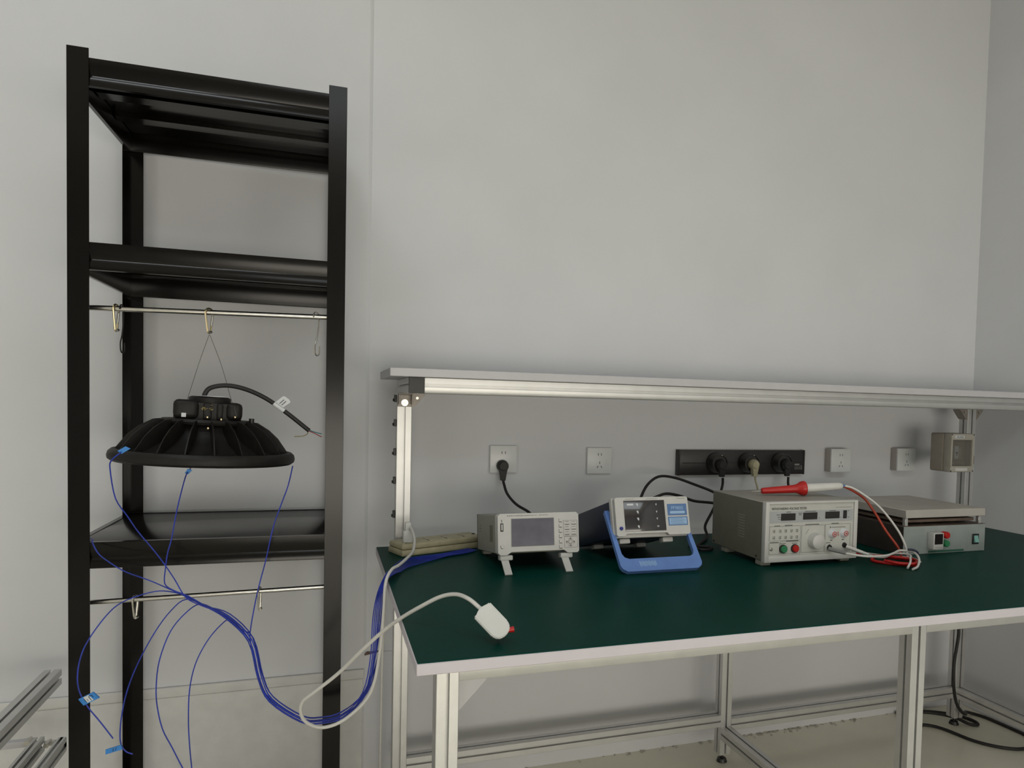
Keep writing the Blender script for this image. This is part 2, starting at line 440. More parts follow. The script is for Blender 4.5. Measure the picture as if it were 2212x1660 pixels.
bm = nb()
prism(bm, rrect(-0.066, -0.052, 0.066, 0.052, 0.016, 6), (0, 0, 0.0945), (1, 0, 0), (0, 1, 0), (0, 0, 0.036))
box(bm, -0.067, -0.018, -0.060, 0.060, 0.0945, 0.136, 0.011, 3)
box(bm, 0.034, 0.067, -0.060, 0.060, 0.0945, 0.134, 0.011, 3)
box(bm, -0.010, 0.006, -0.0575, 0.0575, 0.0945, 0.131, 0.004, 2)
box(bm, 0.016, 0.028, -0.0575, 0.0575, 0.0945, 0.131, 0.004, 2)
dh = obj('driver_housing', bm, 'lampblack', lamp)
bm = nb(); lathe(bm, [(0, 0.126), (0.040, 0.126), (0.043, 0.13), (0.042, 0.142), (0.036, 0.145), (0, 0.145)], 36, Matrix.Translation((0.004, 0, 0))); obj('driver_cap', bm, 'lampblack', lamp)
bm = nb(); lathe(bm, [(0, 0.1452), (0.030, 0.1452), (0.030, 0.1466), (0, 0.1466)], 32, Matrix.Translation((0.012, -0.004, 0.0))); obj('label_disc', bm, 'marker', lamp, label='white round sticker on the driver cap')
for sx, sz, m in ((-0.047, 0.103, 'marker'),):
    bm = nb(); box(bm, sx-0.0045, sx+0.0045, -0.0612, -0.0597, sz-0.0045, sz+0.0045, 0.0006, 1); obj('inspection_sticker', bm, m, lamp, label='tiny white square sticker')
for sx, sy, sz in ((0.052, -0.061, 0.103), (-0.002, -0.0585, 0.100), (0.024, -0.075, 0.097), (-0.002, -0.113, 0.0905-0.012)):
    bm = nb(); lathe(bm, [(0, 0.0022), (0.0018, 0.0018), (0.0027, 0.0), (0.0027, -0.002), (0, -0.002)], 12, Matrix.Translation((sx, sy, sz)) @ Euler((R(80), 0, 0)).to_matrix().to_4x4()); obj('screw', bm, 'brass', lamp)
bm = nb(); cyl(bm, (0.088, -0.03, 0.085), (0.088, -0.03, 0.101), 0.0055, n=12); obj('breather_plug', bm, 'blackplastic', lamp)
bm = nb()
for i in range(16):
    x = -0.006+random.uniform(-0.010, 0.012); z = 0.120+random.uniform(-0.006, 0.006)
    box(bm, x, x+random.uniform(0.001, 0.004), -0.0582, -0.0578, z, z+0.0011)
obj('gold_print', bm, 'gold', lamp, label='small worn gold print on the driver')
lm = (Matrix.Translation(lamp.location) @ lamp.rotation_euler.to_matrix().to_4x4()).inverted()
def loc(pts, m=lm): return [tuple(m @ Vector(p)) for p in pts]
LAMPC = [(-0.251, 1.79, 1.165), (-0.249, 1.79, 1.183), (-0.237, 1.79, 1.198), (-0.205, 1.79, 1.204), (-0.167, 1.79, 1.197), (-0.124, 1.79, 1.177), (-0.08, 1.79, 1.145), (-0.032, 1.79, 1.105)]
bm = nb(); tube(bm, loc(LAMPC), 0.0050, 12); cable = obj('power_cable', bm, 'rubber', lamp)
for nm, pts, m in (('core_wire', [(-0.034, 1.789, 1.107), (-0.02, 1.79, 1.102), (-0.005, 1.79, 1.098)], 'cyanwire'),
                   ('core_wire', [(-0.034, 1.789, 1.105), (-0.02, 1.79, 1.099), (-0.005, 1.79, 1.091)], 'pinkwire'),
                   ('core_wire', [(-0.034, 1.79, 1.107), (-0.036, 1.79, 1.098), (-0.045, 1.79, 1.093), (-0.064, 1.79, 1.091)], 'olivewire')):
    bm = nb(); tube(bm, loc(pts), 0.0011, 8); obj(nm, bm, m, cable)
# paper flag folded over the cable, with two dark strokes
c0, c1 = Vector((-0.108, 1.79, 1.1665)), Vector((-0.086, 1.79, 1.1495))
ax = (c1-c0).normalized(); pr = Vector((-ax.z, 0, ax.x)); pr = pr if pr.z > 0 else -pr
bm = nb(); cyl(bm, lm @ c0, lm @ c1, 0.0060, n=14); flag = obj('cable_flag', bm, 'marker', lamp, label='white paper flag on the lamp cable')
bm = nb(); prism(bm, [(0.001, 0.005), (0.021, 0.005), (0.026, 0.024), (0.021, 0.0275), (0.008, 0.0275), (0.005, 0.025)], lm @ (c0+Vector((0, -0.006, 0))), lm.to_3x3() @ ax, lm.to_3x3() @ pr, lm.to_3x3() @ Vector((0, 0.0008, 0))); obj('flag_paper', bm, 'marker', flag)
bm = nb()
for a in (0.009, 0.0145):
    prism(bm, [(a, 0.0075), (a+0.0016, 0.0075), (a+0.0036, 0.0205), (a+0.002, 0.0205)], lm @ (c0+Vector((0, -0.0064, 0))), lm.to_3x3() @ ax, lm.to_3x3() @ pr, lm.to_3x3() @ Vector((0, 0.0003, 0)))
obj('stroke_mark', bm, 'navy', flag)
for pts in ([(-0.2425, 1.8023, 1.3160), (-0.262, 1.80, 1.252), (-0.285, 1.80, 1.170), (-0.290, 1.795, 1.150)],
            [(-0.2412, 1.8026, 1.3160), (-0.217, 1.80, 1.248), (-0.197, 1.80, 1.172), (-0.186, 1.752, 1.158), (-0.180, 1.741, 1.136)]):
    bm = nb(); tube(bm, loc(pts), 0.0006, 6); obj('suspension_wire', bm, 'wiregrey', lamp)

# ------------------------------------------------------------------ workbench
TX0, TX1, TYF, TYB, TZ = 0.141, 2.303, 1.143, 2.100, 0.767
TH = 0.0215
bench = thing('workbench', 'long aluminium framed workbench with green top and raised rear shelf', 'workbench', (TX0, TYF, 0))
bl = Vector((-TX0, -TYF, 0))
def B(bm):
    bmesh.ops.translate(bm, verts=bm.verts[:], vec=bl); return bm
bm = nb(); box(bm, TX0, TX1, TYF, TYB, TZ-TH, TZ-0.0021, 0.0012, 1); top = obj('tabletop', B(bm), 'edge', bench)
bm = nb(); box(bm, TX0+0.0015, TX1-0.0015, TYF+0.0015, TYB-0.0015, TZ-0.002, TZ, 0.0004, 1); obj('green_mat', B(bm), 'green', top, label='green antistatic covering of the tabletop')
def leg(x0, y0, z0=0.03, z1=TZ-TH, name='leg'):
    bm = nb(); prof(bm, x0, x0+0.04, y0, y0+0.04, z0, z1, 'z'); l = obj(name, B(bm), 'alu', bench)
    if z0 < 0.1:
        bm = nb(); cyl(bm, (x0+0.02, y0+0.02, 0.0004), (x0+0.02, y0+0.02, 0.012), 0.018, 0.014, 16); cyl(bm, (x0+0.02, y0+0.02, 0.010), (x0+0.02, y0+0.02, 0.034), 0.005, n=10)
        obj('levelling_foot', B(bm), 'blackplastic', l)
    return l
FY, RY = 1.26, 2.06
LEGX = (0.19, 1.247, 2.257)
for x in LEGX:
    leg(x, FY); leg(x, RY)
# rails under the top
for i in range(2):
    a, b = LEGX[i]+0.04, LEGX[i+1]
    bm = nb(); prof(bm, a, b, FY, FY+0.03, 0.6855, TZ-TH, 'x'); obj('front_rail', B(bm), 'alu', bench)
    bm = nb(); prof(bm, a, b, RY, RY+0.03, 0.6855, TZ-TH, 'x'); obj('rear_rail', B(bm), 'alu', bench)
    z = (0.166, 0.150)[i]
    bm = nb(); prof(bm, a, b, RY, RY+0.04, z-0.04, z, 'x'); obj('floor_rail', B(bm), 'alu', bench)
for x, z in zip(LEGX, (0.150, 0.125, 0.150)):
    bm = nb(); prof(bm, x, x+0.04, FY+0.04, RY, 0.6855, TZ-TH, 'y'); obj('side_rail', B(bm), 'alu', bench)
    if x > 1.0:
        bm = nb(); prof(bm, x, x+0.04, FY+0.04, RY, z-0.04, z, 'y'); obj('floor_rail', B(bm), 'alu', bench)
# gusset plates in the front corners
bm = nb(); prism(bm, [(0, 0), (0.055, 0), (0.05, -0.008), (0.01, -0.05), (0, -0.06)], (LEGX[0]+0.04, FY+0.012, 0.6855), (1, 0, 0), (0, 0, 1), (0, 0.004, 0)); obj('gusset', B(bm), 'board', bench)
# rear shelf: posts on the top, cross profiles, front rail and board
HZ = 1.2405
for x in (0.19, 2.257):
    leg(x, RY, TZ, HZ-0.04, 'shelf_post')
for x in (0.20, 2.36):
    bm = nb(); prof(bm, x, x+0.04, 1.872, 2.18, HZ-0.04, HZ, 'y'); cr = obj('cross_profile', B(bm), 'alu', bench)
    bm = nb(); box(bm, x, x+0.04, 1.8685, 1.8718, HZ-0.04, HZ, 0.0008, 1); obj('end_cap', B(bm), 'blackplastic', cr, label='black square end cap of the shelf profile')
bm = nb(); prof(bm, 0.24, 2.36, 1.872, 1.902, HZ-0.04, HZ, 'x'); obj('shelf_rail', B(bm), 'alu', bench)
bm = nb(); box(bm, 0.1533, 2.42, 1.8574, 2.192, HZ+0.0003, HZ+0.0218, 0.0012, 1); obj('shelf_board', B(bm), 'board', bench)
bm = nb(); prof(bm, 0.24, 2.36, RY, RY+0.03, HZ-0.0395, HZ, 'x'); obj('shelf_rail', B(bm), 'alu', bench)
# corner brackets under the shelf
def corner(x, y, sx):
    bm = nb()
    prism(bm, [(0, 0), (sx*0.036, 0), (sx*0.034, -0.006), (sx*0.008, -0.036), (0, -0.038)], (x, y, HZ-0.04), (1, 0, 0), (0, 0, 1), (0, 0.034, 0))
    o = obj('corner_bracket', B(bm), 'cast', bench)
    bm = nb(); cyl(bm, (x+sx*0.0145, y-0.0008, HZ-0.052), (x+sx*0.0145, y-0.004, HZ-0.052), 0.004, n=12); obj('bolt', B(bm), 'steel', o)
corner(0.23, RY+0.003, 1); corner(2.257, RY+0.003, -1); corner(2.297, RY+0.003, 1)
bm = nb()
box(bm, 0.191, 0.229, RY-0.032, RY-0.0002, HZ-0.0435, HZ-0.0402, 0.001, 1); box(bm, 0.191, 0.229, RY-0.0035, RY-0.0002, HZ-0.0765, HZ-0.0435, 0.001, 1)
box(bm, 0.191, 0.194, RY-0.03, RY-0.0035, HZ-0.07, HZ-0.0435, 0.0008, 1); box(bm, 0.226, 0.229, RY-0.03, RY-0.0035, HZ-0.07, HZ-0.0435, 0.0008, 1)
cb = obj('corner_bracket', B(bm), 'cast', bench, label='open cast corner bracket with a washer and bolt')
bm = nb(); lathe(bm, [(0.0038, 0), (0.0095, 0), (0.0095, 0.003), (0.0038, 0.003)], 20, Matrix.Translation((0.21, RY-0.0036, HZ-0.0655)) @ Euler((R(90), 0, 0)).to_matrix().to_4x4(), True); obj('washer', B(bm), 'chrome', cb)
bm = nb(); cyl(bm, (0.21, RY-0.0036, HZ-0.0655), (0.21, RY-0.009, HZ-0.0655), 0.0036, n=12); obj('bolt', B(bm), 'steel', cb)
for k, z in enumerate((1.186, 1.118, 1.037, 0.957, 0.862)):
    bm = nb(); box(bm, 0.1835, 0.1898, RY+0.012, RY+0.028, z-0.010, z+0.010, 0.001, 1); cyl(bm, (0.1845, RY+0.02, z-0.004), (0.180, RY+0.02, z-0.004), 0.004, n=8); obj('slot_clip', B(bm), 'blackplastic', bench, label='small black clip on the shelf post side')

# ------------------------------------------------------------------ wall sockets
def wall_socket(x, z, y, depth, label):
    t = thing('wall_socket', label, 'socket', (x+0.043, YB, z-0.086), (0, 0, 0), 'white wall sockets above the workbench')
    d = YB-y
    if depth:
        bm = nb(); box(bm, -0.0425, 0.0425, -d+0.0085, -0.0002, 0.0005, 0.0855, 0.002, 2); obj('back_box', bm, 'boxgrey', t)
    bm = nb(); box(bm, -0.043, 0.043, -d, -d+0.0088 if depth else -0.0002, 0, 0.086, 0.002, 3); obj('plate', bm, 'socketw', t)
    for sx, sz, a in ((-0.0055, 0.0635, 0), (0.0055, 0.0635, 0), (0, 0.036, 0), (-0.0065, 0.0225, 30), (0.0065, 0.0225, -30)):
        bm = nb(); box(bm, -0.0009, 0.0009, -0.0004, 0.0006, -0.0040, 0.0040, 0, 1, Matrix.Translation((sx, -d, sz)) @ Euler((0, R(a), 0)).to_matrix().to_4x4()); obj('pin_slot', bm, 'dark', t)
    return t
wall_socket(0.4884, 1.0482, YB-0.012, 0, 'white wall socket with a black plug in its lower half')
wall_socket(0.8107, 1.0428, YB-0.012, 0, 'empty white wall socket between the plugged socket and the black socket track')
wall_socket(1.7514, 1.0433, YB-0.04, 1, 'empty white surface mounted socket just right of the black socket track')
wall_socket(2.0567, 1.0460, YB-0.04, 1, 'empty white surface mounted socket beside the beige breaker box')

# ------------------------------------------------------------------ plugs and cords
def plug_bm(bm, c, pr=0.017, d=0.026, tail=0.036, tw=0.0075):
    r = pr
    x, y, z = c    # c: centre of the plug face against the socket
    lathe(bm, [(0, 0), (r, 0), (r*1.04, d*0.25), (r*0.95, d*0.7), (r*0.7, d), (0, d)], 24, Matrix.Translation((x, y, z)) @ Euler((R(90), 0, 0)).to_matrix().to_4x4())
    prism(bm, [(-r*0.8, 0.0), (r*0.8, 0.0), (tw*1.25, -r-0.008), (tw, -r-tail*0.6), (tw*0.9, -tail-r*0.6), (-tw*0.9, -tail-r*0.6), (-tw, -r-tail*0.6), (-tw*1.25, -r-0.008)], (x, y-d*0.25, z), (1, 0, 0), (0, 0, 1), (0, -d*0.62, 0))
    return bm
def cord(name, label, cplug, pts, r, mp, mc, **k):
    t = thing(name, label, 'power cable', cplug)
    o = Vector(cplug)
    bm = plug_bm(nb(), (0, 0, 0), **k); obj('plug', bm, mp, t)
    bm = nb(); tube(bm, [tuple(Vector(p)-o) for p in pts], r, 10); obj('cable', bm, mc, t)
    return t
cord('power_cable', 'black power cord plugged into the left wall socket, running behind the white meter', (0.5265, YB-0.0135, 0.985),
     [(0.5265, 2.196, 0.945), (0.5275, 2.188, 0.930), (0.531, 2.155, 0.903), (0.548, 2.11, 0.877), (0.577, 2.07, 0.858), (0.591, 2.03, 0.835)], 0.0042, 'rubber', 'rubber', pr=0.018, d=0.026, tail=0.034)

track = thing('socket_track', 'long black power track on the wall above the instruments', 'power track', (1.139, YB, 0.950))
bm = nb(); box(bm, 0, 0.507, -0.021, -0.0002, 0, 0.0865, 0.002, 2); obj('track_body', bm, 'trackgrey', track)
bm = nb(); box(bm, -0.003, 0.004, -0.0225, -0.0004, -0.0008, 0.0873, 0.0012, 1); obj('end_cap', bm, 'blackplastic', track)
bm = nb(); box(bm, 0.503, 0.510, -0.0225, -0.0004, -0.0008, 0.0873, 0.0012, 1); obj('end_cap', bm, 'blackplastic', track)
bm = nb(); box(bm, 0.012, 0.498, -0.0214, -0.0205, 0.0405, 0.0432); obj('groove', bm, 'dark', track)
bm = nb(); box(bm, 0.467, 0.487, -0.0214, -0.0205, 0.032, 0.038); obj('white_label', bm, 'lightink', track)
bm = nb()
for k, x in enumerate((0.468, 0.474, 0.480, 0.486, 0.492, 0.4965)):
    box(bm, x, x+0.0014, -0.0213, -0.0205, 0.018, 0.028+(0.004 if k > 3 else 0))
    box(bm, x, x+0.0038, -0.0213, -0.0205, 0.0175, 0.0188)
    if k % 2: box(bm, x, x+0.0035, -0.0213, -0.0205, 0.0255, 0.0266)
obj('small_print', bm, 'lightink', track)
AD = ((1.279, 'first'), (1.406, 'middle'), (1.541, 'last'))
def adapter(x, label, led):
    t = thing('track_adapter', label, 'socket adapter', (x, YB-0.0215, 0.993), (0, 0, 0), 'round black socket adapters on the track')
    bm = nb(); lathe(bm, [(0, 0), (0.0355, 0), (0.0355, 0.006), (0.0335, 0.0085), (0.0325, 0.034), (0.0305, 0.0375), (0.026, 0.0375), (0.025, 0.034), (0, 0.034)], 40, Euler((R(90), 0, 0)).to_matrix().to_4x4()); obj('adapter_body', bm, 'blackplastic', t)
    if led:
        bm = nb(); lathe(bm, [(0, 0.0382), (0.0016, 0.0382), (0.0018, 0.036), (0, 0.036)], 10, Matrix.Translation((0.004, 0, 0.0275)) @ Euler((R(90), 0, 0)).to_matrix().to_4x4()); obj('indicator', bm, 'marker', t, label='tiny white indicator on the adapter')
adapter(AD[0][0], 'round black adapter nearest the left end of the power track', True)
adapter(AD[1][0], 'round black adapter holding the cream plug on the power track', True)
adapter(AD[2][0], 'round black adapter nearest the right end of the power track', False)
YA = YB-0.0215-0.0345
cord('power_cable', 'black cord plugged into the leftmost track adapter, coiling on the bench behind the tester', (AD[0][0], YA, 0.988),
     [(1.280, 2.153, 0.945), (1.279, 2.153, 0.917), (1.253, 2.13, 0.881), (1.203, 2.085, 0.841), (1.165, 2.06, 0.800), (1.150, 2.02, 0.776), (1.095, 1.95, 0.7725), (1.05, 1.90, 0.7725), (1.026, 1.868, 0.7725), (1.028, 1.835, 0.7725), (1.061, 1.836, 0.7725), (1.072, 1.86, 0.7725), (1.045, 1.885, 0.7725), (1.020, 1.90, 0.7725)], 0.0045, 'rubber', 'rubber', pr=0.0195, d=0.022, tail=0.028)
cord('power_cable', 'cream power cord with a cream plug in the middle track adapter', (AD[1][0], YA, 0.990),
     [(1.407, 2.153, 0.952), (1.410, 2.153, 0.933), (1.405, 2.13, 0.903), (1.379, 2.08, 0.850), (1.36, 2.0, 0.80)], 0.0032, 'cream', 'cream', pr=0.0175, d=0.026, tail=0.03)
cord('power_cable', 'dark cord plugged into the rightmost track adapter, dropping behind the red probe', (AD[2][0], YA, 0.988),
     [(1.543, 2.153, 0.945), (1.543, 2.153, 0.925), (1.530, 2.13, 0.903), (1.48, 2.07, 0.86), (1.45, 2.0, 0.80)], 0.0045, 'rubber', 'rubber', pr=0.0195, d=0.022, tail=0.028)
bm = nb(); tube(bm, [(0.893, 1.992, 0.848), (0.900, 1.994, 0.872), (0.911, 2.006, 0.905), (0.954, 2.05, 0.94), (1.017, 2.1, 0.958), (1.085, 2.12, 0.95), (1.154, 2.12, 0.928), (1.213, 2.1, 0.905), (1.263, 2.07, 0.875), (1.30, 2.04, 0.82)], 0.0044, 10)
tag(obj('instrument_cable', bm, 'rubber'), 'black cable arching high from the blue meter to behind the tester', 'cable', 'black cables between the blue meter and the tester')
bm = nb(); tube(bm, [(0.850, 1.994, 0.848), (0.895, 1.984, 0.886), (0.953, 1.985, 0.908), (0.994, 2.0, 0.915), (1.052, 2.02, 0.904), (1.107, 2.03, 0.886), (1.179, 2.035, 0.877), (1.240, 2.01, 0.862), (1.262, 1.95, 0.79)], 0.0044, 10)
tag(obj('instrument_cable', bm, 'rubber'), 'black cable running low from the blue meter to behind the tester', 'cable', 'black cables between the blue meter and the tester')

# ------------------------------------------------------------------ breaker box and its back plate
bk = thing('breaker_box', 'beige breaker enclosure with smoked cover on the right shelf post', 'breaker box', (2.081, 2.06, 0.976))
bm = nb(); box(bm, 0.0, 0.106, -0.062, -0.0005, 0.0, 0.137, 0.006, 3); obj('base_half', bm, 'breakerside', bk)
bm = nb()
box(bm, 0.0, 0.106, -0.096, -0.0625, 0.0, 0.022, 0.004, 2); box(bm, 0.0, 0.106, -0.096, -0.0625, 0.113, 0.137, 0.004, 2)
box(bm, 0.0, 0.008, -0.096, -0.0625, 0.018, 0.118, 0.002, 2); box(bm, 0.098, 0.106, -0.096, -0.0625, 0.018, 0.118, 0.002, 2)
obj('front_half', bm, 'breaker', bk)
bm = nb(); box(bm, 0.0085, 0.0975, -0.090, -0.087, 0.0225, 0.1125, 0.001, 1); obj('smoked_cover', bm, 'smoke', bk)
bm = nb(); box(bm, 0.030, 0.048, -0.084, -0.0630, 0.046, 0.092, 0.0015, 2); br = obj('breaker', bm, 'marker', bk, label='white breaker behind the smoked cover')
bm = nb(); prism(bm, [(0.033, 0.071), (0.045, 0.071), (0.041, 0.064), (0.041, 0.058), (0.037, 0.058), (0.037, 0.064)], (0, -0.0845, 0), (1, 0, 0), (0, 0, 1), (0, 0.0006, 0)); obj('toggle', bm, 'dark', br)
bm = nb(); box(bm, 0.052, 0.066, -0.080, -0.0630, 0.044, 0.086, 0.0015, 1); obj('breaker', bm, 'breaker', bk)
bm = nb(); box(bm, 0.020, 0.075, -0.083, -0.064, 0.030, 0.034, 0.001, 1); obj('din_rail', bm, 'breaker', bk)
bm = nb(); box(bm, 0.016, 0.058, -0.0968, -0.0955, 0.119, 0.131, 0.0004, 1); lb = obj('label', bm, 'marker', bk)
bm = nb()
for k in range(6): box(bm, 0.022+k*0.0055, 0.025+k*0.0055, -0.0971, -0.0966, 0.122, 0.128 if k % 2 else 0.1265)
box(bm, 0.017, 0.057, -0.0971, -0.0966, 0.1300, 0.1306); box(bm, 0.017, 0.057, -0.0971, -0.0966, 0.1194, 0.1200)
obj('label_print', bm, 'ink', lb)
bm = nb(); box(bm, 0.022, 0.078, -0.0967, -0.0955, 0.004, 0.015, 0.0004, 1); obj('latch', bm, 'bezel', bk)
for x, z in ((0.003, 0.004), (0.103, 0.004), (0.103, 0.133), (0.003, 0.133)):
    bm = nb(); cyl(bm, (x, -0.0965, z), (x, -0.0945, z), 0.0022, n=8); obj('screw', bm, 'dark', bk)
bm = nb(); box(bm, 0.05, 0.2155, -0.0004, -0.00005, 0.02, 0.05); obj('mounting_strap', bm, 'cast', bk)

# ------------------------------------------------------------------ white bench power meter
mt = thing('power_meter', 'white bench power meter with grey screen on tilt legs', 'instrument', (0.4, 1.703, 0.811), (R(-8.5), 0, 0))
BW, BH = 0.2075, 0.1005
bm = nb()
prism(bm, [(0.006, 0.0), (0.022, 0.0), (0.034, 0.0075), (0.168, 0.0075), (0.178, 0.0), (BW-0.004, 0.0), (BW, 0.004), (BW, BH-0.006), (BW-0.006, BH), (0.006, BH), (0, BH-0.006), (0, 0.006)], (0, 0, 0), (1, 0, 0), (0, 0, 1), (0, 0.030, 0))
obj('bezel', bm, 'bezel', mt)
bm = nb(); box(bm, 0.004, BW-0.004, 0.0302, 0.268, 0.0025, BH-0.0015, 0.002, 1); body = obj('case', bm, 'side', mt)
bm = nb()
for k in range(9):
    box(bm, 0.0034, 0.0046, 0.075+0.004*k, 0.0765+0.004*k, 0.030, 0.072)
box(bm, 0.0034, 0.0046, 0.215, 0.235, 0.060, 0.0625); box(bm, 0.0034, 0.0046, 0.212, 0.238, 0.053, 0.0545); box(bm, 0.0034, 0.0046, 0.222, 0.225, 0.067, 0.072)
obj('vent_slots', bm, 'testside', body)
bm = nb(); box(bm, 0.0036, BW-0.0036, 0.266, 0.271, 0.002, BH-0.001, 0.001, 1); obj('rear_panel', bm, 'blackplastic', mt)
def fx(u): return u*BW
def fz(v): return BH*(1-v)
bm = nb(); box(bm, fx(.158), fx(.690), -0.0006, 0.001, fz(.805), fz(.122), 0.0005, 1); obj('screen_frame', bm, 'lightink', mt)
bm = nb(); box(bm, fx(.165), fx(.683), -0.0011, 0.001, fz(.793), fz(.134), 0.0003, 1); obj('screen', bm, 'screen', mt)
bm = nb(); box(bm, fx(.03), fx(.066), -0.0006, 0.001, fz(.43), fz(.23), 0.0003, 1); us = obj('usb_port', bm, 'dark', mt)
bm = nb(); box(bm, fx(.041), fx(.057), -0.0009, 0.0005, fz(.40), fz(.255)); obj('port_tongue', bm, 'bezel', us)
bm = nb(); box(bm, fx(.042), fx(.050), -0.0004, 0.001, fz(.21), fz(.145)); obj('usb_symbol', bm, 'ink', mt)
bm = nb(); lathe(bm, [(0, 0.0016), (0.0042, 0.0014), (0.005, 0), (0, 0)], 20, Matrix.Translation((fx(.055), 0, fz(.79))) @ Euler((R(90), 0, 0)).to_matrix().to_4x4()); pb = obj('power_button', bm, 'bezel', mt)
bm = nb(); tube(bm, [(fx(.055)+0.0053*math.cos(a), -0.0002, fz(.79)+0.0053*math.sin(a)) for a in [R(150+12*k) for k in range(11)]], 0.0005, 6); obj('button_arc', bm, 'ink', pb)
bm = nb()
x = 0.11
while x < 0.60:
    w = random.uniform(0.008, 0.02); z = fz(.055)
    if not 0.47 < x < 0.49: box(bm, fx(x), fx(min(x+w, .61)), -0.0003, 0.0005, z-0.0008 if x < .36 else z-0.0004, z+0.0008)
    x += w+0.006
obj('title_print', bm, 'ink', mt)
for k in range(6):
    z = fz(.20+.13*k)
    bm = nb(); box(bm, fx(.745), fx(.79), -0.0010, 0.001, z-0.004, z+0.0045, 0.0006, 1); sk = obj('soft_key', bm, 'bezel', mt)
    bm = nb(); box(bm, fx(.75), fx(.785), -0.0013, 0.0005, z-0.0045, z-0.0028); box(bm, fx(.748), fx(.752), -0.0013, 0.0005, z-0.002, z+0.004); obj('key_print', bm, 'ink', sk)
def frame_bm(x0, x1, z0, z1, t, y, d=0.0005):
    bm = nb()
    box(bm, x0, x1, y, y+d, z0, z0+t); box(bm, x0, x1, y, y+d, z1-t, z1)
    box(bm, x0, x0+t, y, y+d, z0+t, z1-t); box(bm, x1-t, x1, y, y+d, z0+t, z1-t)
    return bm
obj('keypad_frame', frame_bm(fx(.803), fx(.982), fz(.595), fz(.20), 0.0006, -0.0003), 'ink', mt)
obj('keypad_frame', frame_bm(fx(.815), fx(.982), fz(.875), fz(.605), 0.0006, -0.0003), 'ink', mt)
for i in range(2):
    for j in range(3):
        x0 = fx(.818+.085*i); z = fz(.275+.125*j)
        bm = nb(); box(bm, x0, x0+0.0135, -0.0016, 0.001, z-0.0035, z+0.0045, 0.0008, 2); ky = obj('key', bm, 'bezel', mt)
        bm = nb(); box(bm, x0+0.001, x0+0.0125, -0.0019, -0.0012, z-0.0036, z-0.0020); box(bm, x0+0.002, x0+0.011, -0.0019, -0.0012, z+0.0035, z+0.0042); obj('key_print', bm, 'ink', ky)
cx, cz = fx(.89), fz(.735)
for a in range(4):
    bm = nb(); tube(bm, [(cx+0.0095*math.cos(t), -0.0008, cz+0.0085*math.sin(t)) for t in [R(a*90-28+8*k) for k in range(8)]], 0.0016, 8); ky = obj('arrow_key', bm, 'bezel', mt)
    t = R(a*90)
    bm = nb(); prism(bm, [(0.003, 0), (-0.001, 0.0022), (-0.001, -0.0022)], (cx+0.0093*math.cos(t), -0.0028, cz+0.0085*math.sin(t)), (math.cos(t), 0, math.sin(t)), (-math.sin(t), 0, math.cos(t)), (0, 0.0006, 0)); obj('arrow_print', bm, 'ink', ky)
bm = nb(); lathe(bm, [(0, 0.0018), (0.0038, 0.0016), (0.0044, 0), (0, 0)], 16, Matrix.Translation((cx, 0, cz)) @ Euler((R(90), 0, 0)).to_matrix().to_4x4()); obj('centre_key', bm, 'bezel', mt)
obj('centre_ring', lathe(nb(), [(0.0048, 0), (0.0054, 0), (0.0054, 0.0005), (0.0048, 0.0005)], 20, Matrix.Translation((cx, 0, cz)) @ Euler((R(90), 0, 0)).to_matrix().to_4x4(), True), 'ink', mt)
mi = (Matrix.Translation(mt.location) @ mt.rotation_euler.to_matrix().to_4x4()).inverted()
for x0 in (0.006, 0.160):
    bm = nb(); box(bm, x0, x0+0.032, 0.004, 0.030, -0.013, -0.0002, 0.003, 2); obj('front_foot', bm, 'bezel', mt)
    p0 = Vector((x0+0.012, 0.008, -0.0125)); p1 = mi @ Vector((0.4+x0+0.015, 1.678, 0.7686))
    d = (p1-p0); n_ = Vector((1, 0, 0)); b_ = d.normalized().cross(n_)
    bm = nb(); prism(bm, [(-0.009, -0.0018), (0.009, -0.0018), (0.009, 0.0018), (-0.009, 0.0018)], p0, n_, b_, d); obj('tilt_leg', bm, 'bezel', mt)
for x0 in (0.010, 0.170):
    pz = mi @ Vector((0.42, 1.925, 0.7675))
    bm = nb(); box(bm, x0, x0+0.022, pz.y-0.012, pz.y+0.012, pz.z+0.002, 0.0022, 0.003, 2); obj('rear_foot', bm, 'side', mt)

# ------------------------------------------------------------------ blue power meter on its bail handle
bt = R(-16)
bmtr = thing('power_meter', 'navy bench meter with white front and smoked window, standing on its blue handle', 'instrument', (0.697, 1.672, 0.852), (bt, 0, 0))
BW2, BH2 = 0.207, 0.0985
bm = nb(); prism(bm, [(0.004, 0.0), (0.020, 0.0), (0.028, 0.006), (0.140, 0.006), (0.146, 0.0), (BW2-0.004, 0), (BW2, 0.004), (BW2, BH2-0.004), (BW2-0.004, BH2), (0.004, BH2), (0, BH2-0.004), (0, 0.004)], (0, 0.0, 0), (1, 0, 0), (0, 0, 1), (0, 0.016, 0)); obj('bezel', bm, 'bezel', bmtr)
bm = nb(); box(bm, -0.003, BW2+0.003, 0.016, 0.034, -0.003, BH2+0.001, 0.003, 2); obj('front_frame', bm, 'bezel', bmtr)
bm = nb(); box(bm, 0.001, BW2-0.001, 0.0342, 0.300, 0.001, BH2-0.004, 0.003, 2); obj('case', bm, 'navy', bmtr)
def gx(u): return u*BW2
def gz(v): return BH2*(1-v)
bm = nb(); box(bm, gx(.115), gx(.668), -0.0012, 0.001, gz(.885), gz(.085), 0.0006, 2); win = obj('display_window', bm, 'window', bmtr)
bm = nb(); prism(bm, rrect(gx(.155), gz(.215), gx(.245), gz(.165), 0.002), (0, -0.0015, 0), (1, 0, 0), (0, 0, 1), (0, 0.0005, 0)); obj('pill_print', bm, 'marker', win)
bm = nb()
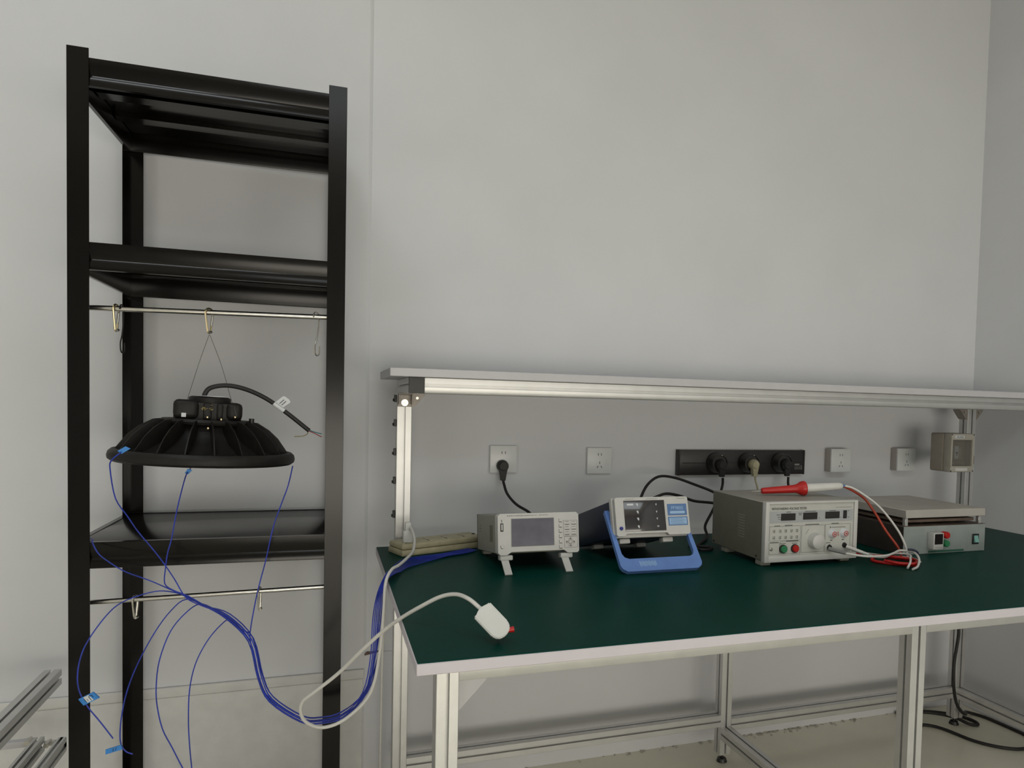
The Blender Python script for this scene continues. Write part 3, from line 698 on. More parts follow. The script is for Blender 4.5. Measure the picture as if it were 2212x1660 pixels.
for k, v in enumerate((.20, .39, .57, .77)):
    x = gx(.285); z = gz(v)
    prism(bm, [(x, z+0.004), (x+0.004, z+0.003), (x+0.0045, z-0.001), (x+0.003, z-0.0045), (x+0.001, z-0.002), (x-0.001, z+0.002)], (0, -0.0015, 0), (1, 0, 0), (0, 0, 1), (0, 0.0005, 0))
    x = gx(.545)
    if k < 3: prism(bm, [(x, z+0.002), (x+0.0035, z+0.0025), (x+0.002, z-0.003), (x+0.001, z-0.002)], (0, -0.0015, 0), (1, 0, 0), (0, 0, 1), (0, 0.0005, 0))
    else:
        for q in (0, 0.003): box(bm, x+q, x+q+0.002, -0.0015, -0.001, z-0.0018, z+0.0018)
obj('unit_print', bm, 'marker', win)
bm = nb(); box(bm, gx(.705), gx(.975), -0.0006, 0.001, gz(.50), gz(.195), 0.0003, 1); l1 = obj('blue_label', bm, 'bluelabel', bmtr)
text('model_print', 'PF9800', 0.0135, 'paleblue', l1, (gx(.84), -0.0008, gz(.352)), align='CENTER', sx=0.88)
bm = nb(); prism(bm, rrect(gx(.735), gz(.455), gx(.945), gz(.385), 0.0033), (0, -0.0009, 0), (1, 0, 0), (0, 0, 1), (0, 0.0005, 0)); obj('pill_print', bm, 'paleblue', l1)
bm = nb(); box(bm, gx(.705), gx(.975), -0.0006, 0.001, gz(.765), gz(.535), 0.0003, 1); l2 = obj('blue_label', bm, 'bluelabel', bmtr)
bm = nb(); box(bm, gx(.72), gx(.96), -0.0009, 0.0005, gz(.74), gz(.56), 0.0002, 1); obj('label_field', bm, 'paleblue', l2)
bm = nb()
for k in range(6): box(bm, gx(.735), gx(.945-.02*(k % 3)), -0.0011, -0.0006, gz(.725)+k*0.0028, gz(.725)+k*0.0028+0.0008)
obj('label_lines', bm, 'bluelabel', l2)
bm = nb(); lathe(bm, [(0, 0.004), (0.0042, 0.0035), (0.005, 0), (0, 0)], 20, Matrix.Translation((gx(.062), 0, gz(.80))) @ Euler((R(90), 0, 0)).to_matrix().to_4x4()); obj('power_button', bm, 'knobblue', bmtr)
bm = nb()
for a, b, v in ((.14, .26, .045), (.42, .58, .045), (.85, .96, .05)): box(bm, gx(a), gx(b), -0.0004, 0.0005, gz(v)-0.0007, gz(v)+0.0005)
obj('title_print', bm, 'lightink', bmtr)
for x0, y0 in ((0.018, 0.030), (0.140, 0.030), (0.024, 0.235), (0.155, 0.235)):
    bm = nb(); box(bm, x0, x0+0.030, y0, y0+0.026, -0.0115 if y0 > 0.1 else -0.016, 0.0008 if y0 > 0.1 else -0.0032, 0.003, 2); obj('foot', bm, 'bezel', bmtr)
bi = (Matrix.Translation(bmtr.location) @ bmtr.rotation_euler.to_matrix().to_4x4()).inverted()
HX0, HX1 = 0.6885, 0.913
piv = Vector((0, 1.740, 0.893)); low = Vector((0, 1.618, 0.7706))
dv = (low-piv).normalized(); nv = Vector((0, -dv.z, dv.y))    # in-plane normal of the bail
if nv.y > 0: nv = -nv
Lh = (low-piv).length
bm = nb()
out = rrect(HX0-0.01, -0.10, HX1, Lh, 0.014, 6)
prim = []
# outer and inner outline of the u-shaped bail, in (x, distance along arm)
o_ = [(HX0, -0.012)]+[(HX0, Lh-0.018), (HX0+0.004, Lh-0.008), (HX0+0.016, Lh)]+[(HX1-0.016, Lh), (HX1-0.004, Lh-0.008), (HX1, Lh-0.018), (HX1, -0.012)]
i_ = [(HX1-0.010, -0.012), (HX1-0.012, Lh-0.052), (HX1-0.017, Lh-0.041), (HX1-0.028, Lh-0.036), (HX0+0.028, Lh-0.036), (HX0+0.017, Lh-0.041), (HX0+0.012, Lh-0.052), (HX0+0.010, -0.012)]
poly = o_+i_
mb3 = bi.to_3x3()
A_ = [bm.verts.new(bi @ (piv+Vector((a, 0, 0))+dv*b+nv*0.008)) for a, b in poly]
B_ = [bm.verts.new(bi @ (piv+Vector((a, 0, 0))+dv*b-nv*0.004)) for a, b in poly]
n = len(poly)
for k in range(7):
    j = n-1-k
    bm.faces.new((A_[k], A_[k+1], A_[j-1], A_[j])); bm.faces.new((B_[k], B_[j], B_[j-1], B_[k+1]))
for k in range(n):
    bm.faces.new((A_[(k+1) % n], A_[k], B_[k], B_[(k+1) % n]))
hd = obj('handle', bm, 'blue', bmtr)
for x, s in ((HX0+0.0105, 1), (HX1-0.0105, -1)):
    bm = nb(); cyl(bm, bi @ (piv+Vector((x-s*0.004, 0, 0))), bi @ (piv+Vector((x+s*0.006, 0, 0))), 0.015, n=24); obj('pivot', bm, 'blue', bmtr)
bm = nb()
for k in range(11):
    x = HX0+0.052+0.0042*k
    q = [(x, Lh-0.028), (x+0.0022, Lh-0.028+(0.003 if k % 2 else 0)), (x+0.0035, Lh-0.012), (x+0.0012, Lh-0.013-(0.003 if k % 3 else 0))]
    P_ = [piv+Vector((a, 0, 0))+dv*b+nv*0.0083 for a, b in q]
    vs = [bm.verts.new(bi @ p) for p in P_]+[bm.verts.new(bi @ (p-nv*0.0004)) for p in P_]
    bm.faces.new(vs[:4]); bm.faces.new(vs[4:][::-1])
    for a in range(4): bm.faces.new((vs[a], vs[(a+1) % 4], vs[4+(a+1) % 4], vs[4+a]))
obj('handle_print', bm, 'paleblue', hd)

# ------------------------------------------------------------------ withstand voltage tester
ts = thing('voltage_tester', 'grey withstand voltage tester with three dark displays and a large knob', 'instrument', (1.087, 1.605, 0.767))
TW, T0, T1, TD = 0.2925, 0.0155, 0.171, 0.275
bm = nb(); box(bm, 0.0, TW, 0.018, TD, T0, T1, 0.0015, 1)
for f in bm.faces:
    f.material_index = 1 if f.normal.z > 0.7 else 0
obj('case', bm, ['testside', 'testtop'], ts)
bm = nb()
box(bm, -0.001, 0.011, 0.0, 0.0178, T0-0.003, T1+0.0012, 0.002, 2); box(bm, TW-0.011, TW+0.001, 0.0, 0.0178, T0-0.003, T1+0.0012, 0.002, 2)
box(bm, 0.0105, TW-0.0105, 0.0, 0.0178, T1-0.005, T1+0.0012, 0.0015, 2); box(bm, 0.0105, TW-0.0105, 0.0, 0.0178, T0-0.003, T0+0.014, 0.0015, 2)
obj('front_frame', bm, 'bezel', ts)
bm = nb(); box(bm, 0.0112, TW-0.0112, 0.005, 0.0176, T0+0.0142, T1-0.0052); face = obj('front_panel', bm, 'testface', ts)
FYp = 0.005
def tx(u): return u*TW
def tz(v): return T1-(T1-T0)*v
bm = nb(); box(bm, tx(.042), tx(.955), FYp-0.0006, FYp+0.001, tz(.355), tz(.155), 0.0003, 1); band = obj('display_band', bm, 'testband', ts)
for a, b, c, d in ((.165, .318, .315, .195), (.402, .555, .310, .190), (.645, .803, .305, .185), (.845, .885, .312, .170)):
    bm = nb(); box(bm, tx(a), tx(b), FYp-0.0022, FYp+0.0005, tz(c), tz(d), 0.0006, 1); obj('display', bm, 'display', ts)
bm = nb()
for (a, b, v) in ((.118, .155, .215), (.130, .155, .255), (.138, .155, .295), (.35, .39, .20), (.355, .385, .225), (.42, .54, .170), (.22, .27, .172), (.69, .76, .170), (.815, .825, .29), (.575, .583, .29), (.90, .915, .29), (.90, .912, .18)):
    box(bm, tx(a), tx(b), FYp-0.0009, FYp-0.0003, tz(v)-0.0009, tz(v)+0.0009)
obj('unit_print', bm, 'ink', band)
text('title_print', 'WITHSTANDING VOLTAGE TESTER', 0.0088, 'ink', ts, (tx(.065), FYp-0.0006, tz(.132)), sx=0.78)
bm = nb()
for a, b in ((.76, .782), (.785, .80), (.805, .86), (.865, .94)): box(bm, tx(a), tx(b), FYp-0.0004, FYp+0.0004, tz(.115)-0.0006, tz(.115)+0.0008)
obj('maker_print', bm, 'lightink', ts)
for x0, x1, z0, z1 in ((.05, .382, .66, .41), (.05, .16, .89, .69), (.168, .382, .89, .675), (.392, .645, .88, .41), (.652, .935, .89, .405)):
    obj('section_frame', frame_bm(tx(x0), tx(x1), tz(z0), tz(z1), 0.0006, FYp-0.0004), 'ink', ts)
for j, v in enumerate((.485, .595)):
    for i, u in enumerate((.095, .16, .22, .28, .34)):
        bm = nb(); box(bm, tx(u)-0.003, tx(u)+0.003, FYp-0.003, FYp+0.0005, tz(v)-0.0045, tz(v)+0.0035, 0.0008, 1); k_ = obj('push_key', bm, 'testface', ts)
        bm = nb()
        for q in range(3): box(bm, tx(u)-0.0025+0.0004*((q+i) % 3), tx(u)+0.002+0.0005*((q+j) % 2), FYp-0.0034, FYp-0.0028, tz(v)-0.004+0.0026*q, tz(v)-0.0026+0.0026*q)
        obj('key_print', bm, 'ink', k_)
rotX = Euler((R(90), 0, 0)).to_matrix().to_4x4()
bm = nb(); lathe(bm, [(0, 0.022), (0.017, 0.0215), (0.0195, 0.0195), (0.0215, 0.004), (0.0225, 0.0), (0, 0)], 40, Matrix.Translation((tx(.535), FYp-0.0002, tz(.685))) @ rotX)
kb = obj('knob', bm, 'bezel', ts)
bm = nb(); prism(bm, [(0, 0), (0.0012, -0.0006), (0.011, 0.013), (0.010, 0.0135)], (tx(.435), FYp-0.0005, tz(.56)), (1, 0, 0), (0, 0, 1), (0, 0.0005, 0)); obj('knob_mark', bm, 'lightink', ts)
for u, m, nm in ((.197, 'greenbtn', 'start_button'), (.322, 'red', 'stop_button')):
    bm = nb(); lathe(bm, [(0, 0.009), (0.0080, 0.009), (0.0098, 0.006), (0.0102, 0), (0, 0)], 24, Matrix.Translation((tx(u), FYp-0.0002, tz(.80))) @ rotX); k_ = obj(nm, bm, m, ts)
    bm = nb(); lathe(bm, [(0.0103, 0), (0.0118, 0), (0.0112, 0.005), (0.0103, 0.005)], 24, Matrix.Translation((tx(u), FYp-0.0002, tz(.80))) @ rotX, True); obj('button_collar', bm, 'blackplastic', k_)
    bm = nb(); box(bm, tx(u)-0.009, tx(u)+0.009, FYp-0.0004, FYp+0.0004, tz(.715), tz(.705)); obj('button_print', bm, 'ink', ts)
bm = nb(); lathe(bm, [(0, 0.004), (0.002, 0.004), (0.004, 0.001), (0.005, 0), (0, 0)], 16, Matrix.Translation((tx(.075), FYp-0.0002, tz(.80))) @ rotX); obj('ground_post', bm, 'steel', ts)
for u in (.732, .862):
    zc = tz(.575 if u < .8 else .57)
    bm = nb(); lathe(bm, [(0, 0.0105), (0.0045, 0.0105), (0.0085, 0.0090), (0.0120, 0.003), (0.0142, 0), (0, 0)], 28, Matrix.Translation((tx(u), FYp-0.0002, zc)) @ rotX); tm = obj('output_terminal', bm, 'marker', ts)
    bm = nb(); lathe(bm, [(0.0050, 0.0099), (0.0074, 0.0088), (0.0076, 0.0102), (0.0052, 0.0112)], 28, Matrix.Translation((tx(u), FYp-0.0002, zc)) @ rotX, True); obj('red_ring', bm, 'redring', tm)
    bm = nb(); lathe(bm, [(0, 0.0114), (0.0030, 0.0114), (0.0030, 0.0100), (0, 0.0100)], 16, Matrix.Translation((tx(u), FYp-0.0002, zc)) @ rotX); obj('red_dot', bm, 'redring', tm)
bm = nb()
prism(bm, [(0, 0), (0.0022, 0), (0.0006, 0.012), (-0.0016, 0.012)], (tx(.797), FYp-0.0006, tz(.62)), (1, 0, 0), (0, 0, 1), (0, 0.0006, 0)); obj('flash_mark', bm, 'redring', ts)
bm = nb()
prism(bm, [(0, 0), (0.005, 0), (0.0025, 0.0045)], (tx(.70), FYp-0.0005, tz(.472)), (1, 0, 0), (0, 0, 1), (0, 0.0005, 0))
for a in range(7): box(bm, tx(.728+.022*a), tx(.744+.022*a), FYp-0.0005, FYp, tz(.468), tz(.457))
for a, v in ((.71, .69), (.84, .685)): box(bm, tx(a), tx(a+.025), FYp-0.0005, FYp, tz(v)-0.0012, tz(v)+0.0012)
box(bm, tx(.665), tx(.715), FYp-0.0005, FYp, tz(.735), tz(.725))
for a, b, v in ((.10, .16, .405), (.21, .29, .400), (.43, .58, .398), (.72, .80, .395), (.06, .15, .685), (.23, .36, .668)): box(bm, tx(a), tx(b), FYp-0.0007, FYp, tz(v)-0.0010, tz(v)+0.0010)
obj('panel_print', bm, 'ink', ts)
bm = nb(); lathe(bm, [(0, 0.004), (0.0058, 0.004), (0.0075, 0), (0, 0)], 20, Matrix.Translation((tx(.872), FYp-0.0002, tz(.785))) @ rotX); obj('jack', bm, 'blackplastic', ts)
bm = nb(); lathe(bm, [(0, 0.004), (0.0058, 0.004), (0.0075, 0), (0, 0)], 20, Matrix.Translation((tx(.705), FYp-0.0002, tz(.81))) @ rotX); obj('jack', bm, 'blackplastic', ts)
bm = nb()
for k in range(9):
    prism(bm, [(0, 0), (0.032, 0), (0.033, 0.0016), (0.001, 0.0016)], (-0.0005, 0.10, 0.062+0.0075*k), (0, 1, 0), (0, 0, 1), (0.0008, 0, 0))
obj('side_vent', bm, 'side', ts)
for y, z in ((0.04, 0.024), (0.262, 0.024)):
    bm = nb(); cyl(bm, (-0.0016, y, z), (0.0004, y, z), 0.0026, n=8); obj('case_screw', bm, 'dark', ts)
for x0, y0 in ((0.004, 0.022), (TW-0.034, 0.022), (0.004, 0.20), (TW-0.034, 0.20)):
    bm = nb(); box(bm, x0, x0+0.030, y0, y0+0.030, 0.0003, T0-0.0002, 0.003, 2); obj('foot', bm, 'side', ts)

# ------------------------------------------------------------------ red probe on the tester, its leads
pr = thing('test_probe', 'red high voltage probe with white handle lying on the tester', 'probe', (1.135, 1.752, 0.9395))
po = Vector((1.135, 1.752, 0.9395))
P0, P1 = Vector((1.135, 1.752, 0.9490))-po, Vector((1.395, 1.690, 0.9685))-po
da = (P1-P0); Lp = da.length; da.normalize()
qm = Matrix.Translation(P0) @ da.to_track_quat('Z', 'Y').to_matrix().to_4x4()
bm = nb(); lathe(bm, [(0, 0), (0.0008, 0.001), (0.0010, 0.03), (0, 0.03)], 10, qm); obj('tip', bm, 'chrome', pr)
bm = nb(); lathe(bm, [(0, 0.0285), (0.0065, 0.0287), (0.0085, 0.031), (0.0095, 0.06), (0.0115, 0.125), (0.0140, 0.1345), (0.0185, 0.142), (0.0212, 0.150), (0.0200, 0.1565), (0.0125, 0.1595), (0, 0.1595)], 32, qm); obj('probe_body', bm, 'red', pr)
bm = nb(); lathe(bm, [(0, 0.1596), (0.0125, 0.1597), (0.0128, 0.17), (0.0105, Lp-0.012), (0.0085, Lp-0.004), (0.004, Lp), (0, Lp)], 28, qm); obj('probe_handle', bm, 'whitewire', pr)
bm = nb(); lathe(bm, [(0, Lp-0.001), (0.0034, Lp-0.001), (0.0030, Lp+0.008), (0, Lp+0.008)], 14, qm); obj('strain_relief', bm, 'bluelabel', pr)
bm = nb(); tube(bm, [tuple(Vector(p)-po) for p in [(1.398, 1.690, 0.9690), (1.419, 1.681, 0.964), (1.447, 1.67, 0.948), (1.486, 1.64, 0.911), (1.529, 1.617, 0.851), (1.548, 1.604, 0.805), (1.5495, 1.595, 0.7707)]], 0.0032, 10); obj('lead', bm, 'whitewire', pr, label='white lead of the probe')
bm = nb(); tube(bm, [tuple(Vector(p)-po) for p in [(1.400, 1.692, 0.9675), (1.433, 1.686, 0.952), (1.467, 1.678, 0.929), (1.490, 1.66, 0.889), (1.510, 1.640, 0.844), (1.536, 1.620, 0.800), (1.5445, 1.613, 0.7709)]], 0.0034, 10); obj('lead', bm, 'redorange', pr, label='orange red lead of the probe')
def lead(name, label, pts, r, m, jack=None, jm=None, jr=(0.0055, 0.0045)):
    o0 = Vector(pts[0])
    t = thing(name, label, 'test lead', tuple(o0))
    if jack:
        bm = nb(); cyl(bm, Vector(jack[0])-o0, Vector(jack[1])-o0, jr[0], jr[1], 16); obj('jack_plug', bm, jm, t)
    bm = nb(); tube(bm, [tuple(Vector(p)-o0) for p in pts], r, 10); obj('wire', bm, m, t)
    return t
lead('test_lead', 'white lead with a white plug in the tester jack below the right terminal',
     [(1.370, 1.552, 0.800), (1.40, 1.548, 0.793), (1.44, 1.560, 0.7895), (1.49, 1.59, 0.7890), (1.522, 1.585, 0.7890), (1.524, 1.560, 0.7890), (1.50, 1.535, 0.7890), (1.478, 1.512, 0.783), (1.455, 1.497, 0.7712)], 0.0029, 'whitewire', ((1.344, 1.602, 0.8128), (1.372, 1.548, 0.7995)), 'whitewire')
lead('test_lead', 'white lead with a grey plug in the tester jack left of the right terminal',
     [(1.300, 1.556, 0.806), (1.325, 1.538, 0.803), (1.36, 1.530, 0.800), (1.42, 1.538, 0.798), (1.475, 1.568, 0.7965), (1.515, 1.592, 0.7965), (1.535, 1.580, 0.7965), (1.535, 1.555, 0.796), (1.515, 1.52, 0.788), (1.49, 1.498, 0.774), (1.46, 1.484, 0.7708)], 0.0031, 'whitewire', ((1.287, 1.602, 0.809), (1.302, 1.552, 0.8065)), 'lightink', (0.0060, 0.0045))
lead('test_lead', 'thick red test leads lying coiled on the green bench before the hot plate',
     [(1.405, 1.80, 0.7718), (1.425, 1.74, 0.7718), (1.46, 1.67, 0.7718), (1.50, 1.625, 0.7718), (1.535, 1.59, 0.7718), (1.535, 1.550, 0.7718), (1.505, 1.522, 0.7718), (1.475, 1.535, 0.7718), (1.445, 1.56, 0.7718), (1.43, 1.60, 0.7718), (1.46, 1.612, 0.780), (1.50, 1.58, 0.7805), (1.525, 1.545, 0.780), (1.50, 1.515, 0.7775), (1.462, 1.528, 0.7765), (1.44, 1.565, 0.778)], 0.0042, 'red')
lead('test_lead', 'white lead winding back beside the red coil to the hot plate side',
     [(1.432, 1.76, 0.7707), (1.475, 1.705, 0.7707), (1.52, 1.645, 0.7707), (1.562, 1.615, 0.7707), (1.568, 1.58, 0.7707), (1.555, 1.555, 0.7707)], 0.0028, 'whitewire')
bm = nb(); tube(bm, [(1.522, 1.568, 0.8035), (1.534, 1.562, 0.8035), (1.546, 1.557, 0.796), (1.5465, 1.554, 0.7790)], 0.0032, 8)
tag(obj('cable_tie', bm, 'navy'), 'small dark blue tie around the coiled red and white leads', 'tie')

# ------------------------------------------------------------------ hot plate
hp = thing('hot_plate', 'square steel hot plate with red and green buttons at the bench end', 'hot plate', (1.588, 1.655, 0.7673))
PWd = 0.314
bm = nb(); box(bm, 0, PWd, 0.0, 0.31, 0.0, 0.083, 0.001, 1)
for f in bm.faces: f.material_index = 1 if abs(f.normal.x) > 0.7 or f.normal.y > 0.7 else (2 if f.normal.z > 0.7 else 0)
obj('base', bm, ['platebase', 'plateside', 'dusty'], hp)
bm = nb(); box(bm, 0.004, PWd-0.006, -0.003, 0.308, 0.1075, 0.131, 0.0012, 1); obj('heating_plate', bm, 'platetop', hp)
for x, y in ((0.010, 0.006), (PWd-0.022, 0.006), (0.010, 0.29), (PWd-0.022, 0.29)):
    bm = nb(); box(bm, x, x+0.011, y, y+0.011, 0.0832, 0.1073, 0.001, 1); obj('pillar', bm, 'alu', hp)
bm = nb(); box(bm, 0.02, PWd-0.02, 0.025, 0.29, 0.0895, 0.0985, 0.001, 1); obj('insulation_sheet', bm, 'dusty', hp)
for x in (0.12, 0.24): 
    bm = nb(); cyl(bm, (x, 0.06, 0.0832), (x, 0.06, 0.0893), 0.006, n=10); obj('spacer', bm, 'dusty', hp)
def px(u): return u*PWd
def pz(v): return 0.083*(1-v)
bm = nb(); box(bm, px(.285), px(.405), -0.024, -0.0002, pz(.80), pz(.22), 0.0015, 2); ct = obj('controller', bm, 'bezel', hp)
bm = nb(); box(bm, px(.297), px(.394), -0.0246, -0.0235, pz(.62), pz(.25), 0.0005, 1); obj('display', bm, 'display', ct)
bm = nb(); box(bm, px(.305), px(.385), -0.0244, -0.0235, pz(.74), pz(.72)); obj('controller_print', bm, 'lightink', ct)
for v, m, nm in ((.335, 'red', 'stop_button'), (.635, 'greenbtn', 'start_button')):
    bm = nb(); lathe(bm, [(0, 0.018), (0.0085, 0.018), (0.0100, 0.016), (0.0100, 0.0), (0, 0)], 24, Matrix.Translation((px(.475), -0.0002, pz(v))) @ rotX); obj(nm, bm, m, hp)
bm = nb(); box(bm, px(.835), px(.915), -0.003, -0.0002, pz(.74), pz(.36), 0.0008, 1); sw = obj('rocker_switch', bm, 'blackplastic', hp)
bm = nb(); prism(bm, [(-0.003, pz(.68)), (-0.009, pz(.66)), (-0.005, pz(.52)), (-0.0035, pz(.42)), (-0.0029, pz(.42))], (px(.85), 0, 0), (0, 1, 0), (0, 0, 1), (px(.05), 0, 0)); obj('rocker', bm, 'teal', sw)
bm = nb(); box(bm, px(.30), px(.735), -0.0006, 0.0002, pz(.965), pz(.895)); obj('green_strip', bm, 'yellowgreen', hp)

# ------------------------------------------------------------------ cream extension strip
st = thing('extension_strip', 'aged cream extension strip on the rear left corner of the bench', 'power strip', (0.198, 1.945, 0.767), (0, 0, R(20)))
bm = nb(); box(bm, 0, 0.255, 0, 0.086, 0.0005, 0.0165, 0.002, 2); obj('base_shell', bm, 'cream', st)
bm = nb(); box(bm, 0.0012, 0.2538, 0.0012, 0.0848, 0.0170, 0.0325, 0.005, 3); sh = obj('top_shell', bm, 'cream', st)
for k in range(3):
    x = 0.09+0.055*k
    for dx, dy, a in ((-0.006, 0.052, 0), (0.006, 0.052, 0), (0, 0.036, 0), (-0.006, 0.026, 30), (0.006, 0.026, -30)):
        bm = nb(); box(bm, -0.001, 0.001, -0.004, 0.004, -0.0004, 0.0004, 0, 1, Matrix.Translation((x, dy, 0.0325)) @ Euler((0, 0, R(a))).to_matrix().to_4x4()); obj('pin_slot', bm, 'dark', sh)
bm = nb(); cyl(bm, (0.0085, 0.012, 0.0310), (0.0085, 0.012, 0.0350), 0.0055, 0.0048, 20); obj('switch', bm, 'cream', st)
bm = nb(); cyl(bm, (0.243, 0.045, 0.0322), (0.243, 0.045, 0.034), 0.005, n=10); obj('screw', bm, 'dark', st)

# ------------------------------------------------------------------ white extension lead ending in a connector box
LEAD = [(0.221, 1.965, 0.842), (0.2255, 1.945, 0.830), (0.226, 1.915, 0.813), (0.216, 1.865, 0.797), (0.194, 1.793, 0.796), (0.168, 1.720, 0.796), (0.148, 1.684, 0.794), (0.1335, 1.656, 0.772), (0.129, 1.643, 0.712), (0.122, 1.640, 0.624), (0.103, 1.632, 0.536), (0.054, 1.628, 0.487), (0.007, 1.622, 0.474), (-0.028, 1.61, 0.494), (-0.040, 1.595, 0.525), (-0.035, 1.58, 0.553), (-0.012, 1.56, 0.578), (0.032, 1.52, 0.626), (0.073, 1.46, 0.688), (0.112, 1.41, 0.741), (0.141, 1.37, 0.775), (0.171, 1.33, 0.805), (0.2, 1.3, 0.828), (0.223, 1.27, 0.839), (0.240, 1.237, 0.838), (0.2575, 1.2192, 0.8245)]
lo = Vector((0.215, 1.975, 0.7996))
ld = thing('extension_lead', 'white extension lead looping from the cream strip to its connector box on the green top', 'cable', tuple(lo))
bm = nb()
box(bm, -0.013, 0.013, -0.009, 0.013, 0.0, 0.034, 0.004, 3); box(bm, -0.008, 0.009, -0.006, 0.008, 0.032, 0.056, 0.004, 2)
obj('plug', bm, 'white', ld, label='pale grey plug standing on the strip')
bm = nb(); tube(bm, [tuple(Vector(p)-lo) for p in LEAD], 0.0037, 10); obj('cable', bm, 'whitewire', ld)
# connector box: leaning towards the viewer on its red button
ex = Vector((0.62, -0.42, -0.66)).normalized()                     # along the box, from the cable end to the free end
ey = Vector((0.545, 0.15, 0.55)); ey = (ey-ex*ey.dot(ex)).normalized()  # across it
ez = ex.cross(ey); ez = ez if ez.y < 0 else -ez                    # out of its face
cbx = Vector((0.277, 1.206, 0.8035))
mB = Matrix(((ex.x, ey.x, ez.x, cbx.x-lo.x), (ex.y, ey.y, ez.y, cbx.y-lo.y), (ex.z, ey.z, ez.z, cbx.z-lo.z), (0, 0, 0, 1)))
bm = nb(); prism(bm, [(-0.029, -0.0185), (0.016, -0.0185), (0.026, -0.0145), (0.031, -0.006), (0.031, 0.006), (0.026, 0.0145), (0.016, 0.0185), (-0.029, 0.0185), (-0.029, 0.006), (-0.034, 0.0045), (-0.034, -0.0045), (-0.029, -0.006)], mB @ Vector((0, 0, -0.009)), mB.to_3x3() @ Vector((1, 0, 0)), mB.to_3x3() @ Vector((0, 1, 0)), mB.to_3x3() @ Vector((0, 0, 0.016)))
bmesh.ops.bevel(bm, geom=bm.edges[:], offset=0.002, segments=2, affect='EDGES')
cbo = obj('connector_box', bm, 'white', ld, label='white plastic connector box at the lead end')
bm = nb(); prism(bm, [(-0.026, -0.0118), (0.010, -0.0118), (0.010, -0.0110), (-0.026, -0.0110)], mB @ Vector((0, 0, 0.0068)), mB.to_3x3() @ Vector((1, 0, 0)), mB.to_3x3() @ Vector((0, 1, 0)), mB.to_3x3() @ Vector((0, 0, 0.0006))); obj('seam', bm, 'socketw', cbo)
bm = nb(); cyl(bm, mB @ Vector((0.022, 0.004, -0.0135)), mB @ Vector((0.0325, 0.0190, -0.0145)), 0.0040, 0.0052, 14); obj('red_button', bm, 'red', cbo, label='red button on the connector box')
bm = nb(); prism(bm, [(0.004, -0.012), (0.027, -0.012), (0.027, 0.012), (0.004, 0.012)], mB @ Vector((0, 0, -0.022)), mB.to_3x3() @ Vector((1, 0, 0)), mB.to_3x3() @ Vector((0, 1, 0)), mB.to_3x3() @ Vector((0, 0, 0.0128))); obj('socket_base', bm, 'blackplastic', cbo)
bm = nb(); tube(bm, [(0.163, 2.046, 0.741), (0.163, 2.044, 0.65), (0.160, 2.040, 0.55), (0.158, 2.045, 0.45), (0.159, 2.07, 0.30), (0.161, 2.11, 0.12), (0.165, 2.14, 0.018), (0.185, 2.16, 0.0055)], 0.0032, 10)
tag(obj('mains_cable', bm, 'whitewire'), 'white cable hanging beside the rear left bench leg under the top', 'cable')

